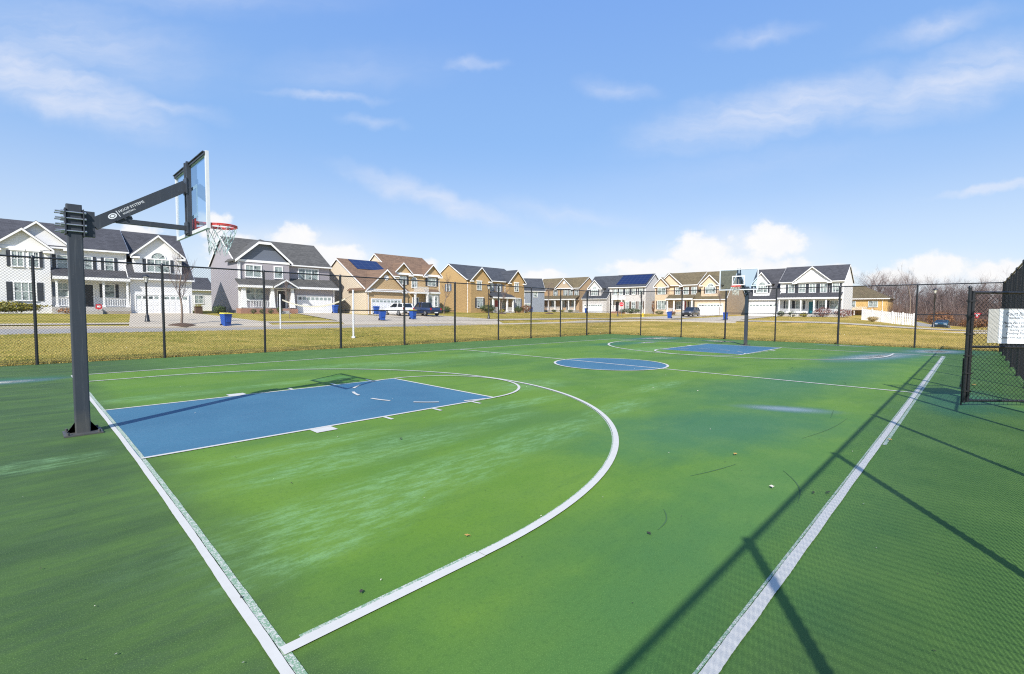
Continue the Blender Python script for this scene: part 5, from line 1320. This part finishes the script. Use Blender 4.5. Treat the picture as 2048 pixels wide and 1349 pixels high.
veil = g.m('MULTIPLY', g.rng(veil, .0, .9), .62)
shade = g.rng(g.noise(g.mapping(uv, loc=(.02,-.015,0)), 30, 6, .6), .35, .7, .78, 1.0)
# high thin cirrus
wv = g.vm('ADD', uv, g.vm('MULTIPLY', g.vm('SUBTRACT', nb.outputs['Color'], (.5,.5,.5)), (.10,.05,0)))
cir = mx([g.m('MULTIPLY', ell(*q[:5]), q[5]) for q in ((110,185,360,85,-19,1.0),(330,230,190,28,-8,.55),(870,400,260,34,-17,.75),(1130,430,230,26,-8,.4),(1560,225,430,75,12,.8),(1890,165,340,90,17,.8),(940,144,95,18,0,.5),(1220,190,120,30,-8,.5),(1500,85,150,30,10,.45),(1985,375,170,16,8,.95),(650,207,180,16,-3,.55),(180,110,420,120,-10,.5),(700,160,330,70,4,.3),(1840,70,200,40,14,.5),(750,255,90,18,-6,.45),(1500,330,500,70,8,.25),(430,20,500,60,0,.35))])
nz = g.noise(g.mapping(wv, rot=(0,0,RD(8)), scale=(1.0,5.0,1)), 5, 7, .62)
imask = g.m('MULTIPLY', g.rng(cir, .0, .75), g.rng(nz, .12, .85, .25, 1.0))
imask = g.m('MULTIPLY', imask, .74)
# pale band towards the horizon
zz = g.sep(d)[2]
grad = g.mix(g.rng(zz, .02, .34, 0, 1), (3.7,4.25,5.0), (1.50,2.75,5.0)); grad = g.mix(g.rng(zz, .30, .62, 0, 1), grad, (1.12,2.28,5.1))
col = g.mix(.80, sky.outputs[0], grad)
white = g.comb(4.6, 4.75, 5.25)
col = g.mix(g.m('MULTIPLY', imask, ahead), col, white)
col = g.mix(g.m('MULTIPLY', veil, ahead), col, g.comb(4.8,4.95,5.25))
cw = g.mix(shade, (4.5,4.7,5.2), (5.5,5.45,5.4))
col = g.mix(g.m('MULTIPLY', g.m('MULTIPLY', cmask, .92), ahead), col, cw)
bg = g.n('ShaderNodeBackground'); g.lk(col, bg.inputs[0]); bg.inputs[1].default_value = .12
out = g.n('ShaderNodeOutputWorld'); g.lk(bg.outputs[0], out.inputs[0])

sl = bpy.data.lights.new('sun', 'SUN'); sl.energy = 4.5; sl.angle = RD(.53); sl.color = (1.0, .96, .90)
so = bpy.data.objects.new('sun', sl); COL.objects.link(so); so.rotation_euler = SUN.to_track_quat('Z','Y').to_euler(); so.location = (-40,-25,40)

cam = bpy.data.cameras.new('camera'); cam.sensor_width = 36; cam.sensor_fit = 'HORIZONTAL'; cam.lens = 954.28/2048*36; cam.clip_end = 5000; cam.clip_start = .05
co_ = bpy.data.objects.new('camera', cam); COL.objects.link(co_)
cy, sy = math.cos(YAW), math.sin(YAW)
F = Vector((cy*math.cos(PITCH), sy*math.cos(PITCH), math.sin(PITCH))); Rt = Vector((sy,-cy,0)); Up = Rt.cross(F)
c_, s_ = math.cos(ROLL), math.sin(ROLL); R2 = Rt*c_+Up*s_; U2 = Up*c_-Rt*s_
mat = Matrix(((R2.x,U2.x,-F.x,-.876),(R2.y,U2.y,-F.y,-8.6318),(R2.z,U2.z,-F.z,1.7284),(0,0,0,1)))
co_.matrix_world = mat; sc.camera = co_
sc.view_settings.view_transform = 'Standard'; sc.view_settings.look = 'None'; sc.view_settings.exposure = .62; sc.view_settings.gamma = 1
sc.render.resolution_x = 1024; sc.render.resolution_y = 674
sc.cycles.use_denoising = False; sc.cycles.use_adaptive_sampling = False; sc.cycles.filter_width = 1.15; sc.cycles.max_bounces = 6; sc.cycles.transparent_max_bounces = 24
